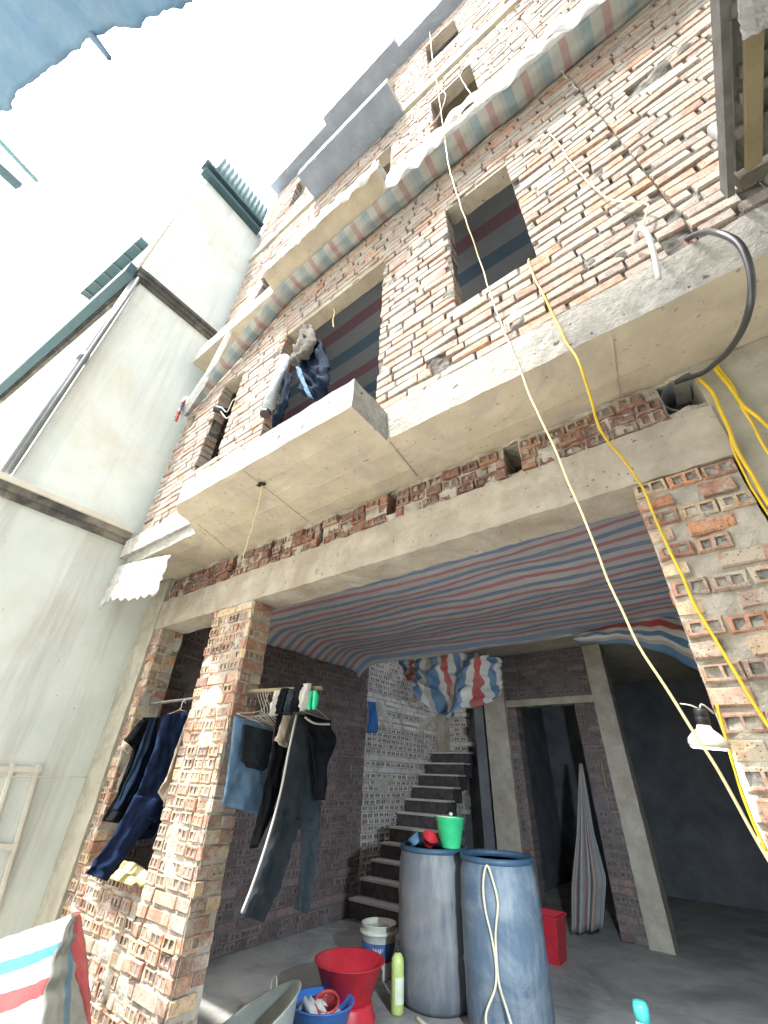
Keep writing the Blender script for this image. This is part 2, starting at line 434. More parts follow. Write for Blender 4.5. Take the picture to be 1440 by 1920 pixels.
def film_mat(name, c, alpha):
    mt, nd, ln, bs = nodes(name)
    tc = N(nd, 'TexCoord')
    n1 = N(nd, 'TexNoise', Scale=9.0, Detail=8.0, Roughness=0.7, Distortion=1.2); ln.new(tc.outputs['Object'], n1.inputs['Vector'])
    r = ramp(nd, [(0.35, (alpha * 0.7,) * 3), (0.7, (min(1, alpha * 1.3),) * 3)]); ln.new(n1.outputs[0], r.inputs[0])
    bs.inputs['Base Color'].default_value = (*c, 1); bs.inputs['Roughness'].default_value = 0.35
    tr = N(nd, 'BsdfTranslucent'); tr.inputs['Color'].default_value = (*c, 1)
    mx = N(nd, 'MixShader'); mx.inputs[0].default_value = 0.45
    ln.new(bs.outputs[0], mx.inputs[1]); ln.new(tr.outputs[0], mx.inputs[2])
    tp = N(nd, 'BsdfTransparent'); m2 = N(nd, 'MixShader')
    ln.new(r.outputs[0], m2.inputs[0]); ln.new(tp.outputs[0], m2.inputs[1]); ln.new(mx.outputs[0], m2.inputs[2])
    ln.new(m2.outputs[0], nd['Material Output'].inputs['Surface'])
    b = N(nd, 'Bump', Strength=0.8, Distance=0.02); ln.new(n1.outputs[0], b.inputs['Height']); ln.new(b.outputs[0], bs.inputs['Normal'])
    return mt
M['film'] = film_mat('milky plastic film', (0.72, 0.74, 0.74), 0.75)
M['sack'] = surface('white woven sack', (0.30, 0.30, 0.285), (0.46, 0.46, 0.44), 30, 0.7, 0.9, 26, spots=(34, 0.70, (0.22, 0.20, 0.18)), bdist=0.02)
M['cable'] = plain('yellow cable', (0.74, 0.50, 0.03), 0.4)
M['cable_pale'] = plain('pale yellow cable', (0.76, 0.66, 0.36), 0.45)
M['wire'] = plain('thin pale wire', (0.55, 0.52, 0.45), 0.5)
M['hose_black'] = plain('dark grey rubber hose', (0.045, 0.05, 0.055), 0.3, 0.7)
M['hose_cream'] = plain('cream hose', (0.62, 0.57, 0.42), 0.45)
M['pvc'] = plain('white plastic pipe', (0.75, 0.76, 0.74), 0.3)
M['wood'] = surface('weathered wood', (0.075, 0.068, 0.055), (0.17, 0.155, 0.12), 12, 0.9, 0.6, 60, c3=(0.13, 0.115, 0.08), s3=3)
M['plywood'] = surface('grimy plywood', (0.15, 0.15, 0.135), (0.30, 0.295, 0.265), 5, 0.9, 0.4, 60, c3=(0.09, 0.085, 0.07), s3=4)
M['wood_pale'] = surface('pale plank', (0.18, 0.15, 0.085), (0.25, 0.21, 0.125), 9, 0.85, 0.4, 60)
M['steel'] = surface('weathered steel frame', (0.08, 0.08, 0.075), (0.16, 0.16, 0.15), 16, 0.6, 0.3, 50, spec=0.4)
M['floor'] = surface('dusty cement floor', (0.27, 0.265, 0.25), (0.39, 0.38, 0.35), 3, 0.85, 0.4, 40, c3=(0.20, 0.195, 0.185), s3=1.2)
M['ground'] = surface('dusty pale concrete ground', (0.38, 0.36, 0.32), (0.48, 0.46, 0.41), 1.5, 0.9, 0.3, 30)
M['denim'] = cloth_mat('dark blue denim', (0.005, 0.010, 0.030), (0.014, 0.028, 0.075))
M['denim_light'] = cloth_mat('light blue denim', (0.09, 0.17, 0.28), (0.15, 0.25, 0.37))
M['black_cloth'] = cloth_mat('black cloth', (0.005, 0.006, 0.008), (0.011, 0.012, 0.015))
M['grey_cloth'] = cloth_mat('charcoal cloth', (0.016, 0.022, 0.027), (0.030, 0.038, 0.045))
M['navy_cloth'] = cloth_mat('navy cloth', (0.007, 0.013, 0.028), (0.013, 0.024, 0.048))
M['beige_cloth'] = cloth_mat('beige cloth', (0.34, 0.29, 0.22), (0.43, 0.37, 0.29))
M['grey_beige'] = cloth_mat('grey beige cloth', (0.07, 0.065, 0.058), (0.14, 0.13, 0.115))
M['white_cloth'] = cloth_mat('off white cloth', (0.38, 0.37, 0.34), (0.48, 0.47, 0.44))
M['blue_cloth'] = cloth_mat('blue towel', (0.02, 0.09, 0.28), (0.05, 0.15, 0.36))
M['rag'] = cloth_mat('yellow rag', (0.42, 0.36, 0.16), (0.55, 0.49, 0.28))
M['curtain'] = tarp_mat('grimy striped curtain', [(0.0, (0.34, 0.33, 0.30)), (0.3, (0.30, 0.16, 0.15)), (0.5, (0.36, 0.36, 0.33)), (0.75, (0.14, 0.20, 0.26))], 0.16, 0.1, 0, 0.85, grey=(0.24, 0.22, 0.20))
M['green_clip'] = plain('green plastic', (0.02, 0.48, 0.24), 0.35)
M['green_pail'] = plain('green plastic pail', (0.05, 0.55, 0.22), 0.35)
M['red_plastic'] = plain('red plastic', (0.55, 0.03, 0.045), 0.4)
M['red_dull'] = plain('dull red plastic', (0.42, 0.05, 0.05), 0.5)
M['blue_plastic'] = plain('blue plastic', (0.05, 0.17, 0.50), 0.35)
M['grey_plastic'] = plain('grey plastic', (0.40, 0.43, 0.39), 0.4)
M['white_plastic'] = plain('white plastic', (0.66, 0.66, 0.58), 0.4)
M['label_blue'] = plain('blue printed band', (0.06, 0.10, 0.26), 0.4)
M['bottle'] = plain('pale green bottle', (0.50, 0.62, 0.20), 0.3)
M['bottle_label'] = plain('white bottle label', (0.68, 0.72, 0.55), 0.45)
M['black_plastic'] = plain('black plastic', (0.02, 0.02, 0.022), 0.4)
M['drum'] = surface('scuffed blue drum', (0.065, 0.105, 0.15), (0.11, 0.145, 0.185), 6, 0.55, 0.2, 40, c3=(0.19, 0.215, 0.235), s3=2.8, spec=0.4)
M['drum_grey'] = surface('dusty grey-blue drum', (0.11, 0.12, 0.135), (0.18, 0.18, 0.18), 3, 0.6, 0.15, 40, c3=(0.10, 0.115, 0.135), s3=2.0, spec=0.35)
streak(M['drum'], (0.25, 0.27, 0.27), 0.75, 9.0, 1.2); streak(M['drum_grey'], (0.30, 0.30, 0.28), 0.7, 8.0, 1.0)
M['drum_rim'] = plain('blue drum rim', (0.04, 0.085, 0.14), 0.5)
M['lamp_white'] = surface('dusty white lamp housing', (0.50, 0.47, 0.40), (0.66, 0.63, 0.56), 20, 0.5, 0.2, 60)
mt, nd, ln, bs = nodes('lit lamp face')
bs.inputs['Base Color'].default_value = (0.8, 0.82, 0.9, 1); bs.inputs['Emission Color'].default_value = (0.85, 0.92, 1, 1)
bs.inputs['Emission Strength'].default_value = 3.0
M['lit'] = mt
M['rope'] = plain('cord', (0.50, 0.47, 0.40), 0.8)

# ------------------------------------------------------------------ ground
FZ = -0.12      # floor inside the house
AZ = -0.45      # alley
g = MB(); g.add([(-150, -150, AZ), (150, -150, AZ), (150, 150, AZ), (-150, 150, AZ)], [(0, 1, 2, 3)])
tag(g.build('alley_ground', M['ground'], fix=False), kind='structure')
fl = MB(); fl.box(-4.3, 0.34, 0.0, 7.2, AZ + 0.004, FZ)
tag(fl.build('room_floor', M['floor']), kind='structure')

# ------------------------------------------------------------------ the brick house
house = empty('brick_house', Vector((-2.0, 0, AZ)), 'unfinished four storey brick house with concrete balconies and striped tarpaulins', 'house')
BRICKS = []     # (frame, u, v, w, h, d, kind, mats, part, front)

class Fr:
    """a wall face: origin, u along the wall, v up, n outwards"""
    def __init__(s, o, u, n): s.o = Vector(o); s.u = Vector(u); s.n = Vector(n); s.v = Vector((0, 0, 1))
    def p(s, u, v, n): return s.o + s.u * u + s.v * v + s.n * n

def brick_geo(w, h, d, kind, rng, proud=0.0):
    """local verts (u, v, n) and quads with material index for one brick; front near n = proud"""
    j = lambda a: rng.uniform(-a, a)
    c = 0.005
    fv = []
    for su, sv in ((-1, -1), (1, -1), (1, 1), (-1, 1)):
        fv.append(Vector((su * (w / 2 - c) + j(0.003), sv * (h / 2 - c) + j(0.0025), proud + j(0.004))))
    ring = []
    for su, sv in ((-1, -1), (1, -1), (1, 1), (-1, 1)):
        ring.append(Vector((su * w / 2 + j(0.003), sv * h / 2 + j(0.0025), proud - 0.006 + j(0.003))))
    back = [Vector((su * w / 2, sv * h / 2, -d)) for su, sv in ((-1, -1), (1, -1), (1, 1), (-1, 1))]
    v = fv + ring + back; f = []; mi = []
    def q(*t, m=0): f.append(t); mi.append(m)
    for i in range(4):
        k = (i + 1) % 4
        q(4 + i, 4 + k, k, i); q(8 + i, 8 + k, 4 + k, 4 + i)
    if kind == 's':
        q(0, 1, 2, 3)
    else:
        def P(s, t):   # bilinear on the front face
            return fv[0] * ((1 - s) * (1 - t)) + fv[1] * (s * (1 - t)) + fv[2] * (s * t) + fv[3] * ((1 - s) * t)
        b0, b1 = 0.13 + j(0.05), 0.87 + j(0.05)
        hs_ = ((0.09 + j(0.03), 0.44 + j(0.03)), (0.56 + j(0.03), 0.91 + j(0.03)))
        n0 = len(v)
        for t in (b0, b1): v += [P(0, t), P(1, t)]
        q(0, 1, n0 + 1, n0); q(n0 + 2, n0 + 3, 2, 3)
        L = [(n0, n0 + 2)]
        rec = rng.choice((0.003, 0.006, 0.012))
        for a, b in hs_:
            n1 = len(v)
            o = [P(a, b0), P(b, b0), P(b, b1), P(a, b1)]
            v += o
            mid = sum(o, Vector()) / 4
            v += [mid + (x - mid) * 0.88 - Vector((0, 0, rec)) for x in o]
            for i in range(4):
                k = (i + 1) % 4; q(n1 + i, n1 + k, n1 + 4 + k, n1 + 4 + i, m=1)
            q(n1 + 4, n1 + 5, n1 + 6, n1 + 7, m=1)
            L.append((n1, n1 + 3)); L.append((n1 + 1, n1 + 2))
        L.append((n0 + 1, n0 + 3))
        for i in (0, 2, 4): q(L[i][0], L[i + 1][0], L[i + 1][1], L[i][1])
    return v, f, mi

def split(a, b, cuts):
    seg = [(a, b)]
    for c0, c1 in cuts:
        out = []
        for s0, s1 in seg:
            if c1 <= s0 or c0 >= s1: out.append((s0, s1)); continue
            if c0 > s0: out.append((s0, c0))
            if c1 < s1: out.append((c1, s1))
        seg = out
    return seg

def lay(fr, u0, u1, v0, v1, style, mats, part, openings=(), depth=0.1, deep=0.2, course=0.07, seed=1, keep=None, jit=0.006, front=True, drop=0.0, bh=0.059):
    """lay courses of brick on a wall face"""
    rng = random.Random(seed)
    rows = int(round((v1 - v0) / course))
    for r in range(rows):
        vc = v0 + (r + 0.5) * course
        wob = rng.uniform(-0.006, 0.006)
        cuts = [(o[0], o[1]) for o in openings if o[2] - 0.02 < vc < o[3] + 0.02]
        kind = style(r, rng)
        L = 0.215 if kind == 's' else 0.105
        jt = rng.uniform(0.009, 0.016)
        u = u0 - (L + jt) * rng.random() if kind == 's' else u0 - (0.03 * rng.random())
        if style in (SOLID_END,): u = u0
        while u < u1:
            l = L * rng.uniform(0.94, 1.04)
            kk = kind
            if kind == 's' and rng.random() < 0.22: l *= rng.choice((0.5, 0.5, 0.75))
            for a, b in split(max(u, u0), min(u + l, u1), cuts):
                if b - a < 0.035: continue
                if keep and not keep((a + b) / 2, vc): continue
                if rng.random() < drop: continue
                edge = any(abs(a - c[1]) < 0.03 or abs(b - c[0]) < 0.03 for c in cuts) or a < u0 + 0.02 or b > u1 - 0.02
                ty = kk if kk == 's' or (b - a) > 0.08 else 's'
                BRICKS.append((fr, (a + b) / 2, vc + wob + rng.uniform(-0.003, 0.003), b - a, bh * rng.uniform(0.90, 1.05),
                               deep if edge else depth, ty, mats, part, front, rng.uniform(-jit, jit), rng.uniform(-0.012, 0.012)))
            u += l + jt * rng.uniform(0.6, 1.5)

def ALL_S(r, g): return 's'
def ALL_H(r, g): return 'h' if g.random() < 0.85 else 's'
def MOST_S(r, g): return 'h' if r % 6 == 4 else 's'
def ALT(r, g): return 'h' if r % 2 == 0 else 's'
def SOLID_END(r, g): return 's'

def bed(name, fr, u0, u1, v0, v1, mat_, parent, openings=(), step=0.03, rec=0.011, amp=0.010, thick=0.2, seed=0, inset=0.008, keep=None, lump=0.045):
    """the mortar body of a wall: uneven front skin, solid core behind, openings left free"""
    us = sorted({u0, u1, *[c for o in openings for c in o[:2] if u0 < c < u1]})
    vs_ = sorted({v0, v1, *[c for o in openings for c in o[2:4] if v0 < c < v1]})
    def fine(L):
        out = [L[0]]
        for a, b in zip(L, L[1:]):
            k = max(1, int(math.ceil((b - a) / step)))
            out += [a + (b - a) * i / k for i in range(1, k + 1)]
        return out
    U, V_ = fine(us), fine(vs_)
    idx = {}; v = []; f = []
    def vert(i, j):
        if (i, j) not in idx:
            u, w = U[i], V_[j]
            p = fr.p(u, w, 0)
            n = -rec + amp * nz(p, 8, seed) + amp * 0.9 * nz(p, 23, seed + 2)
            bl = nz(p, 4.5, seed + 5)
            if bl > 0.25: n += (bl - 0.25) * lump
            idx[(i, j)] = len(v); v.append(fr.p(u, w, min(n, 0.010)))
        return idx[(i, j)]
    def inside(u, w):
        if keep and not keep(u, w): return True
        return any(o[0] < u < o[1] and o[2] < w < o[3] for o in openings)
    for i in range(len(U) - 1):
        for j in range(len(V_) - 1):
            if inside((U[i] + U[i + 1]) / 2, (V_[j] + V_[j + 1]) / 2): continue
            f.append((vert(i, j), vert(i + 1, j), vert(i + 1, j + 1), vert(i, j + 1)))
    if not keep:
        for a, b in zip(us, us[1:]):
            for c, d in zip(vs_, vs_[1:]):
                if inside((a + b) / 2, (c + d) / 2): continue
                a2 = a + (inset if inside(a - 0.01, (c + d) / 2) or a == u0 else 0); b2 = b - (inset if inside(b + 0.01, (c + d) / 2) or b == u1 else 0)
                c2 = c; d2 = d
                n0 = len(v)
                v += [fr.p(x, y, n) for n in (-0.03, -thick) for x, y in ((a2, c2), (b2, c2), (b2, d2), (a2, d2))]
                f += [tuple(n0 + k for k in q) for q in ((0, 1, 2, 3), (7, 6, 5, 4), (0, 4, 5, 1), (1, 5, 6, 2), (2, 6, 7, 3), (3, 7, 4, 0))]
    else:
        n0 = len(v)
        f2 = []
        off = {}
        for q in list(f):
            for k in q:
                if k not in off:
                    off[k] = len(v); v.append(v[k] - fr.n * thick)
            f2.append(tuple(off[k] for k in q)[::-1])
        edges = {}
        for q in f:
            for a, b in zip(q, q[1:] + q[:1]):
                edges[(a, b)] = 1
        for a, b in edges:
            if (b, a) not in edges: f2.append((a, off[a], off[b], b))
        f += f2
    return mesh(name, v, f, mat_, parent, False, False)

FRONT = Fr((0, 0, 0), (1, 0, 0), (0, -1, 0))            # ground floor face, Y = 0
UPY = -0.38
UPPER = Fr((0, UPY, 0), (1, 0, 0), (0, -1, 0))          # upper floors, flush with the slab edges
XL, XR = -4.0, 1.9
UBR = (M['brick_upper'], M['darkfill']); GBR = (M['brick'], M['filler']); DBR = (M['brick_dark'], M['darkfill']); IBR = (M['brick_in'], M['innerfill'])
M['brownfill'] = surface('brown brick hole', (0.15, 0.115, 0.095), (0.34, 0.285, 0.235), 50, 0.95, 0.7, 120, bdist=0.004)
PBR = (M['brick'], M['brownfill'])

# ---- slabs
def slab(z, yf, name='floor_slab'):
    return prism(name, [(XL - 0.02, yf), (XR, yf), (XR, 3.15), (XL - 0.02, 3.15)], z, z + 0.25, [M['edge'], M['soffit']], house)
prism('floor_slab', [(-4.02, UPY - 0.004), (XR, UPY - 0.004), (XR, 7.2), (-2.75, 7.2), (-2.75, 3.15), (-4.02, 3.15)], 2.70, 2.95, [M['edge'], M['soffit']], house, amp=0.006)
prism('balcony', [(-1.02, UPY - 0.002), (-1.02, -0.68), (-2.62, -0.685), (-2.70, -0.62), (-2.74, -0.52), (-2.80, -0.44), (-2.86, UPY - 0.002)][::-1], 2.696, 2.90, [M['edge'], M['soffit']], house, amp=0.006)
# pale cast lip of the slab left of the balcony
prism('slab_lip', [(-4.10, UPY - 0.05), (-2.86, UPY - 0.03), (-2.86, UPY + 0.1), (-4.10, UPY + 0.1)][::-1], 2.80, 2.985, [M['edge'], M['edge']], house, amp=0.006)
for z in (5.45, 8.20):
    slab(z, -0.56 if z < 6 else UPY - 0.03)
prism('balcony', [(-0.95, -0.5), (-0.95, -0.74), (-2.45, -0.74), (-2.50, -0.5)][::-1], 5.47, 5.68, [M['edge'], M['soffit']], house)
prism('balcony', [(-0.95, UPY), (-0.95, -0.735), (-2.50, -0.735), (-2.50, UPY)][::-1], 8.19, 8.40, [M['edge'], M['roof_flare']], house)
prism('roof_slab', [(-4.05, -0.56), (-2.52, -0.57), (-2.50, -0.67), (-0.96, -0.67), (-0.94, -0.57), (XR, -0.56), (XR, 3.2), (-4.05, 3.2)][::-1], 10.95, 11.2, [M['roof_flare'], M['roof_flare']], house)

for (x0, y0, x1, y1) in ((-2.75, -0.52, -1.05, -0.53), (-3.3, -0.27, -0.9, -0.28), (-3.6, -0.10, 0.2, -0.11), (-1.9, -0.66, -2.0, -0.02), (-1.02, -0.36, -1.06, -0.02), (-2.72, -0.45, -2.9, -0.02), (0.10, -0.36, 0.06, -0.02)):
    b = MB(); a_, c_ = Vector((x0, y0, 2.6955)), Vector((x1, y1, 2.6955))
    b.bar(a_, c_, 0.008, 0.006); b.build('formwork_seam', M['soffit'], house)
# ---- openings of the upper floors (x0, x1, z0, z1)
OPEN2 = [(-3.31, -2.94, 3.53, 4.72), (-2.32, -1.12, 2.95, 4.80), (-0.54, -0.06, 3.53, 4.83)]
OPEN3 = [(-3.31, -2.94, 6.35, 7.55), (-2.32, -1.12, 5.70, 7.55), (-0.565, -0.07, 6.48, 7.70)]
OPEN4 = [(-3.31, -2.94, 9.2, 10.3), (-2.32, -1.12, 8.45, 10.3), (-0.56, -0.085, 9.36, 10.43)]
# single bricks knocked out of the wall
def gap(x, y, w=0.2, h=0.068):
    p = at(x, y, Y=UPY); return (p.x - w / 2, p.x + w / 2, p.z - h / 2, p.z + h / 2)
MISS2 = [gap(1215, 148, 0.21, 0.09), gap(822, 686, 0.10, 0.11), gap(1188, 405, 0.08), gap(1260, 455, 0.06), gap(650, 790, 0.05), gap(298, 985, 0.06, 0.1), gap(360, 790, 0.07, 0.12), gap(985, 632, 0.05), gap(1422, 346, 0.12, 0.08)]
for z0, z1, op, ms, sd in ((2.955, 5.445, OPEN2, MISS2, 3), (5.71, 8.19, OPEN3, [], 4), (8.455, 10.94, OPEN4, [], 5)):
    w = bed('upper_wall', UPPER, XL, 0.4885, z0, z1, M['mortar_shade'], house, op, seed=sd, step=0.024 if z0 < 5 else 0.045, rec=0.019, amp=0.012, lump=0.05, thick=0.12)
    lay(UPPER, XL, 0.486, z0, z1, ALL_S, UBR, w, op + ms, seed=sd + 10, jit=0.005, bh=0.058, deep=0.12)
    w2 = bed('upper_wall', UPPER, 0.4915, XR, z0, z1, M['mortar_shade'], house, (), seed=sd + 6, step=0.024 if z0 < 5 else 0.045, rec=0.019, amp=0.012, lump=0.05, thick=0.12)
    lay(UPPER, 0.494, XR, z0 + 0.02, z1, ALL_S, UBR, w2, ms, seed=sd + 20, jit=0.005, bh=0.058, deep=0.12)
    for o in op:
        lb = rough_box('lintel', o[0] - 0.08, o[1] + 0.08, UPY + 0.012, UPY + 0.135, o[3] - 0.014, o[3] + 0.09, M['concrete'], house, amp=0.004)
# walls and ceilings that close the upper rooms
for z0, z1 in ((2.95, 5.45), (5.70, 8.20), (8.45, 10.95)):
    bx = MB(); bx.box(XL, XR, 3.0, 3.14, z0, z1); bx.build('back_wall', M['concrete'], house)
    bx = MB(); bx.box(XR - 0.12, XR - 0.003, UPY + 0.2, 3.0, z0, z1); bx.build('side_wall', M['concrete'], house)
LEFT_IN = Fr((-3.90, 0, 0), (0, 1, 0), (1, 0, 0))
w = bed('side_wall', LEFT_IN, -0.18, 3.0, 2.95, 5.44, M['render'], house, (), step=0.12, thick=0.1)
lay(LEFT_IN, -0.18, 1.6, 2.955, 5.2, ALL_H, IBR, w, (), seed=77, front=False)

# ---- ground floor
post = rough_box('corner_post', -4.20, -3.85, -0.02, 0.2, AZ, 2.69, M['render'], house, amp=0.006)
beam = rough_box('beam', -3.852, 0.335, -0.012, 0.21, 2.20, 2.455, M['concrete'], house, step=0.035, amp=0.006, freq=14)
# putlog holes in the brick band above the beam
def hole(x, y, w): 
    p = at(x, y, Y=0); return (p.x - w / 2, p.x + w / 2, 2.50, 2.68)
HOLES = [hole(1292, 735, 0.19), hole(962, 872, 0.085), hole(735, 955, 0.07), hole(600, 1000, 0.03), hole(506, 1045, 0.05), hole(432, 1080, 0.05), hole(320, 1112, 0.07)]
w = bed('brick_band', FRONT, -3.85, 0.345, 2.456, 2.697, M['mortar'], house, HOLES, seed=21, step=0.018, rec=0.018, amp=0.018)
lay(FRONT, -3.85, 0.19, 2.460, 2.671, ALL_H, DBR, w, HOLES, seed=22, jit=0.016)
lay(FRONT, 0.19, 0.34, 2.460, 2.671, ALT, GBR, w, HOLES, seed=23, jit=0.01)
b = MB(); c = HOLES[0]; cx = (c[0] + c[1]) / 2
pr = [(0.098, 0.0), (0.098, 0.16), (0.090, 0.16), (0.090, 0.0)]
b.lathe((cx, 0.035, 2.595), pr + [pr[0]], 28, Vector((0, 1, 0.0)))
b.f = [q for q in b.f if len(q) == 4]; b.mi = [0] * len(b.f)
b.build('drain_pipe', M['pipe_grey'], house, smooth=True)

# right-hand pier
PX0, PX1 = -0.02, 0.315
w = bed('pier', FRONT, PX0, PX1, AZ, 2.20, M['mortar'], house, (), step=0.014, rec=0.009, amp=0.011, seed=31, thick=0.2, lump=0.022)
rng = random.Random(5)
rows = int((2.19 - AZ) / 0.07)
for r in range(rows):
    v = 2.165 - r * 0.0705
    if r % 2 == 0:
        u = PX0 + rng.uniform(0, 0.008)
        while u < PX1 - 0.06:
            l = min(0.108 * rng.uniform(0.94, 1.06), PX1 - u)
            if rng.random() > 0.04:
                BRICKS.append((FRONT, u + l / 2, v + rng.uniform(-.003, .003), l, 0.058, 0.2 if u < PX0 + 0.02 else 0.1, 'h', GBR, w, True, rng.uniform(0.001, 0.009), rng.uniform(-.02, .02)))
            u += l + rng.uniform(0.003, 0.009)
    else:
        l = rng.uniform(0.07, 0.12)
        BRICKS.append((FRONT, PX0 + l / 2, v, l, 0.056, 0.2, 's', GBR, w, True, rng.uniform(0.002, 0.008), rng.uniform(-.02, .02)))
        a = PX0 + l + rng.uniform(0.05, 0.10)
        l2 = min(rng.uniform(0.09, 0.16), PX1 - a)
        if l2 > 0.05:
            BRICKS.append((FRONT, a + l2 / 2, v, l2, 0.055, 0.1, 's', GBR, w, True, rng.uniform(0.002, 0.008), rng.uniform(-.03, .03)))
SIDE_PIER = Fr((PX0, 0, 0), (0, -1, 0), (-1, 0, 0))
lay(SIDE_PIER, -0.19, -0.10, AZ, 2.19, ALL_S, GBR, w, (), seed=33, front=False)

# pillar between window and big opening
CX0, CX1 = -2.95, -2.47
w = bed('pillar', FRONT, CX0, CX1, AZ, 2.20, M['mortar'], house, (), step=0.018, rec=0.011, amp=0.011, seed=41, thick=0.18, lump=0.03)
lay(FRONT, CX0, CX1 - 0.003, AZ, 2.19, ALL_H, PBR, w, (), seed=42, jit=0.007, deep=0.1)
SIDE_PIL = Fr((CX1, 0, 0), (0, 1, 0), (1, 0, 0))
sp = bed('pillar_side', SIDE_PIL, 0.0, 0.18, AZ, 2.20, M['mortar'], house, (), step=0.02, rec=0.010, amp=0.010, seed=43, thick=0.05, lump=0.03)
lay(SIDE_PIL, 0.004, 0.18, AZ, 2.19, ALT, PBR, sp, (), seed=44, jit=0.008, deep=0.05, depth=0.05)
# wall below the window and its left jamb
w = bed('sill_wall', FRONT, -3.85, CX0, AZ, 0.585, M['mortar'], house, (), step=0.018, rec=0.010, amp=0.014, seed=51, thick=0.18, lump=0.035)
lay(FRONT, -3.85, CX0, AZ, 0.575, ALL_H, PBR, w, (), seed=52)
JX = -3.73
w = bed('window_jamb', FRONT, -3.85, JX, 0.585, 2.20, M['mortar'], house, (), step=0.02, rec=0.012, seed=53, thick=0.2, lump=0.02)
lay(FRONT, -3.85, JX - 0.003, 0.59, 2.19, ALL_H, PBR, w, (), seed=54, deep=0.1)
SIDE_J = Fr((JX, 0, 0), (0, 1, 0), (1, 0, 0))
sp = bed('jamb_side', SIDE_J, 0.0, 0.2, 0.585, 2.20, M['mortar'], house, (), step=0.025, rec=0.008, seed=55, thick=0.05)
lay(SIDE_J, 0.004, 0.2, 0.59, 2.19, ALT, PBR, sp, (), seed=56, deep=0.05, depth=0.05)

# grey rendered wall right of the pier (next house)
nw = empty('rendered_wall', Vector((1.2, 0.1, AZ)), 'grey cement rendered wall right of the brick pier, under the slab', 'wall')
rough_box('render_face', 0.335, XR, 0.004, 0.2, AZ, 2.696, M['render'], nw, step=0.05, amp=0.007)

# ---- inside of the ground floor
LW = Fr((-3.90, 0, 0), (0, 1, 0), (1, 0, 0))
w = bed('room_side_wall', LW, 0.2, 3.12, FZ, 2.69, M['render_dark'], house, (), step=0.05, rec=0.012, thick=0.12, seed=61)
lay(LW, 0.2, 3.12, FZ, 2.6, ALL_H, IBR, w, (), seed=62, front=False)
LW2 = Fr((-3.97, 0, 0), (0, 1, 0), (1, 0, 0))
w = bed('stairwell_wall', LW2, 3.12, 5.3, FZ, 4.6, M['mortar'], house, (), step=0.06, rec=0.012, thick=0.1, seed=63)
lay(LW2, 3.12, 5.3, FZ, 3.7, ALL_H, (M['brick_skylit'], M['darkfill']), w, (), seed=64, front=False)
rough_box('stairwell_post', -3.965, -3.83, 5.10, 5.28, FZ, 3.2, M['concrete'], house, amp=0.005)
BW = Fr((0, 5.28, 0), (1, 0, 0), (0, -1, 0))
edge = lambda z: -3.50 - 0.16 * max(0, (1.9 - z)) + 0.05 * math.sin(z * 9) + 0.03 * math.sin(z * 23)
kp = lambda u, v: u < edge(v)
w = bed('stairwell_back_wall', BW, -3.9, -3.3, FZ, 4.2, M['mortar'], house, (), step=0.035, rec=0.012, thick=0.15, seed=65, keep=kp)
lay(BW, -3.83, -3.3, FZ, 3.6, ALL_H, (M['brick_skylit'], M['darkfill']), w, (), seed=66, front=False, keep=kp)
# stairs
st = empty('stair', Vector((-3.55, 3.1, FZ)))
st.parent = house; st.matrix_parent_inverse = INV[house.name]
INV[st.name] = (Matrix.Translation(Vector((-3.55, 3.1, FZ)))).inverted()
for i in range(11):
    y = 2.98 + 0.18 * i; z = 0.02 + 0.148 * i
    x1 = -3.25
    s = MB(); s.box(-3.896, x1, y, y + 0.26, z - 0.16, z, 1)
    s.box(-3.896, x1 + 0.015, y - 0.025, y + 0.20, z + 0.002, z + 0.022)
    s.build('step', [M['tread'], M['riser']], st)
# back wall with a doorway and two columns
BY = 4.25
BK = Fr((0, BY, 0), (1, 0, 0), (0, -1, 0))
DOOR = [(-2.235, -1.475, FZ - 0.1, 2.02)]
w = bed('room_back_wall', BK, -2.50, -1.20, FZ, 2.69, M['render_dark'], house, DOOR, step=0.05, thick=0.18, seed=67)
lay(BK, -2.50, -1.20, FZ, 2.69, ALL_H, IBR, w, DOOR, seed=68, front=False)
rough_box('column', -2.66, -2.36, BY - 0.06, BY + 0.2, FZ, 2.69, M['concrete'], house, amp=0.005)
rough_box('column', -1.225, -1.015, BY - 0.05, BY + 0.2, FZ, 2.69, M['concrete'], house, amp=0.005)
rough_box('door_lintel', -2.36, -1.225, BY - 0.012, BY + 0.15, 2.02, 2.10, M['concrete'], house, amp=0.004)
bx = MB(); bx.box(-4.1, 0.45, 7.0, 7.15, FZ, 2.7); bx.build('rear_wall', M['rear_render'], house)
bx = MB(); bx.box(0.32, 0.44, 0.2, 7.0, FZ, 2.7); bx.build('right_room_wall', M['rear_render'], house)
bx = MB(); bx.box(-2.90, -2.76, 4.35, 7.0, FZ, 2.7); bx.build('partition', M['rear_render'], house)
bx = MB(); bx.box(-3.9, -2.9, 5.45, 5.6, FZ, 3.0); bx.build('partition', M['rear_render'], house)

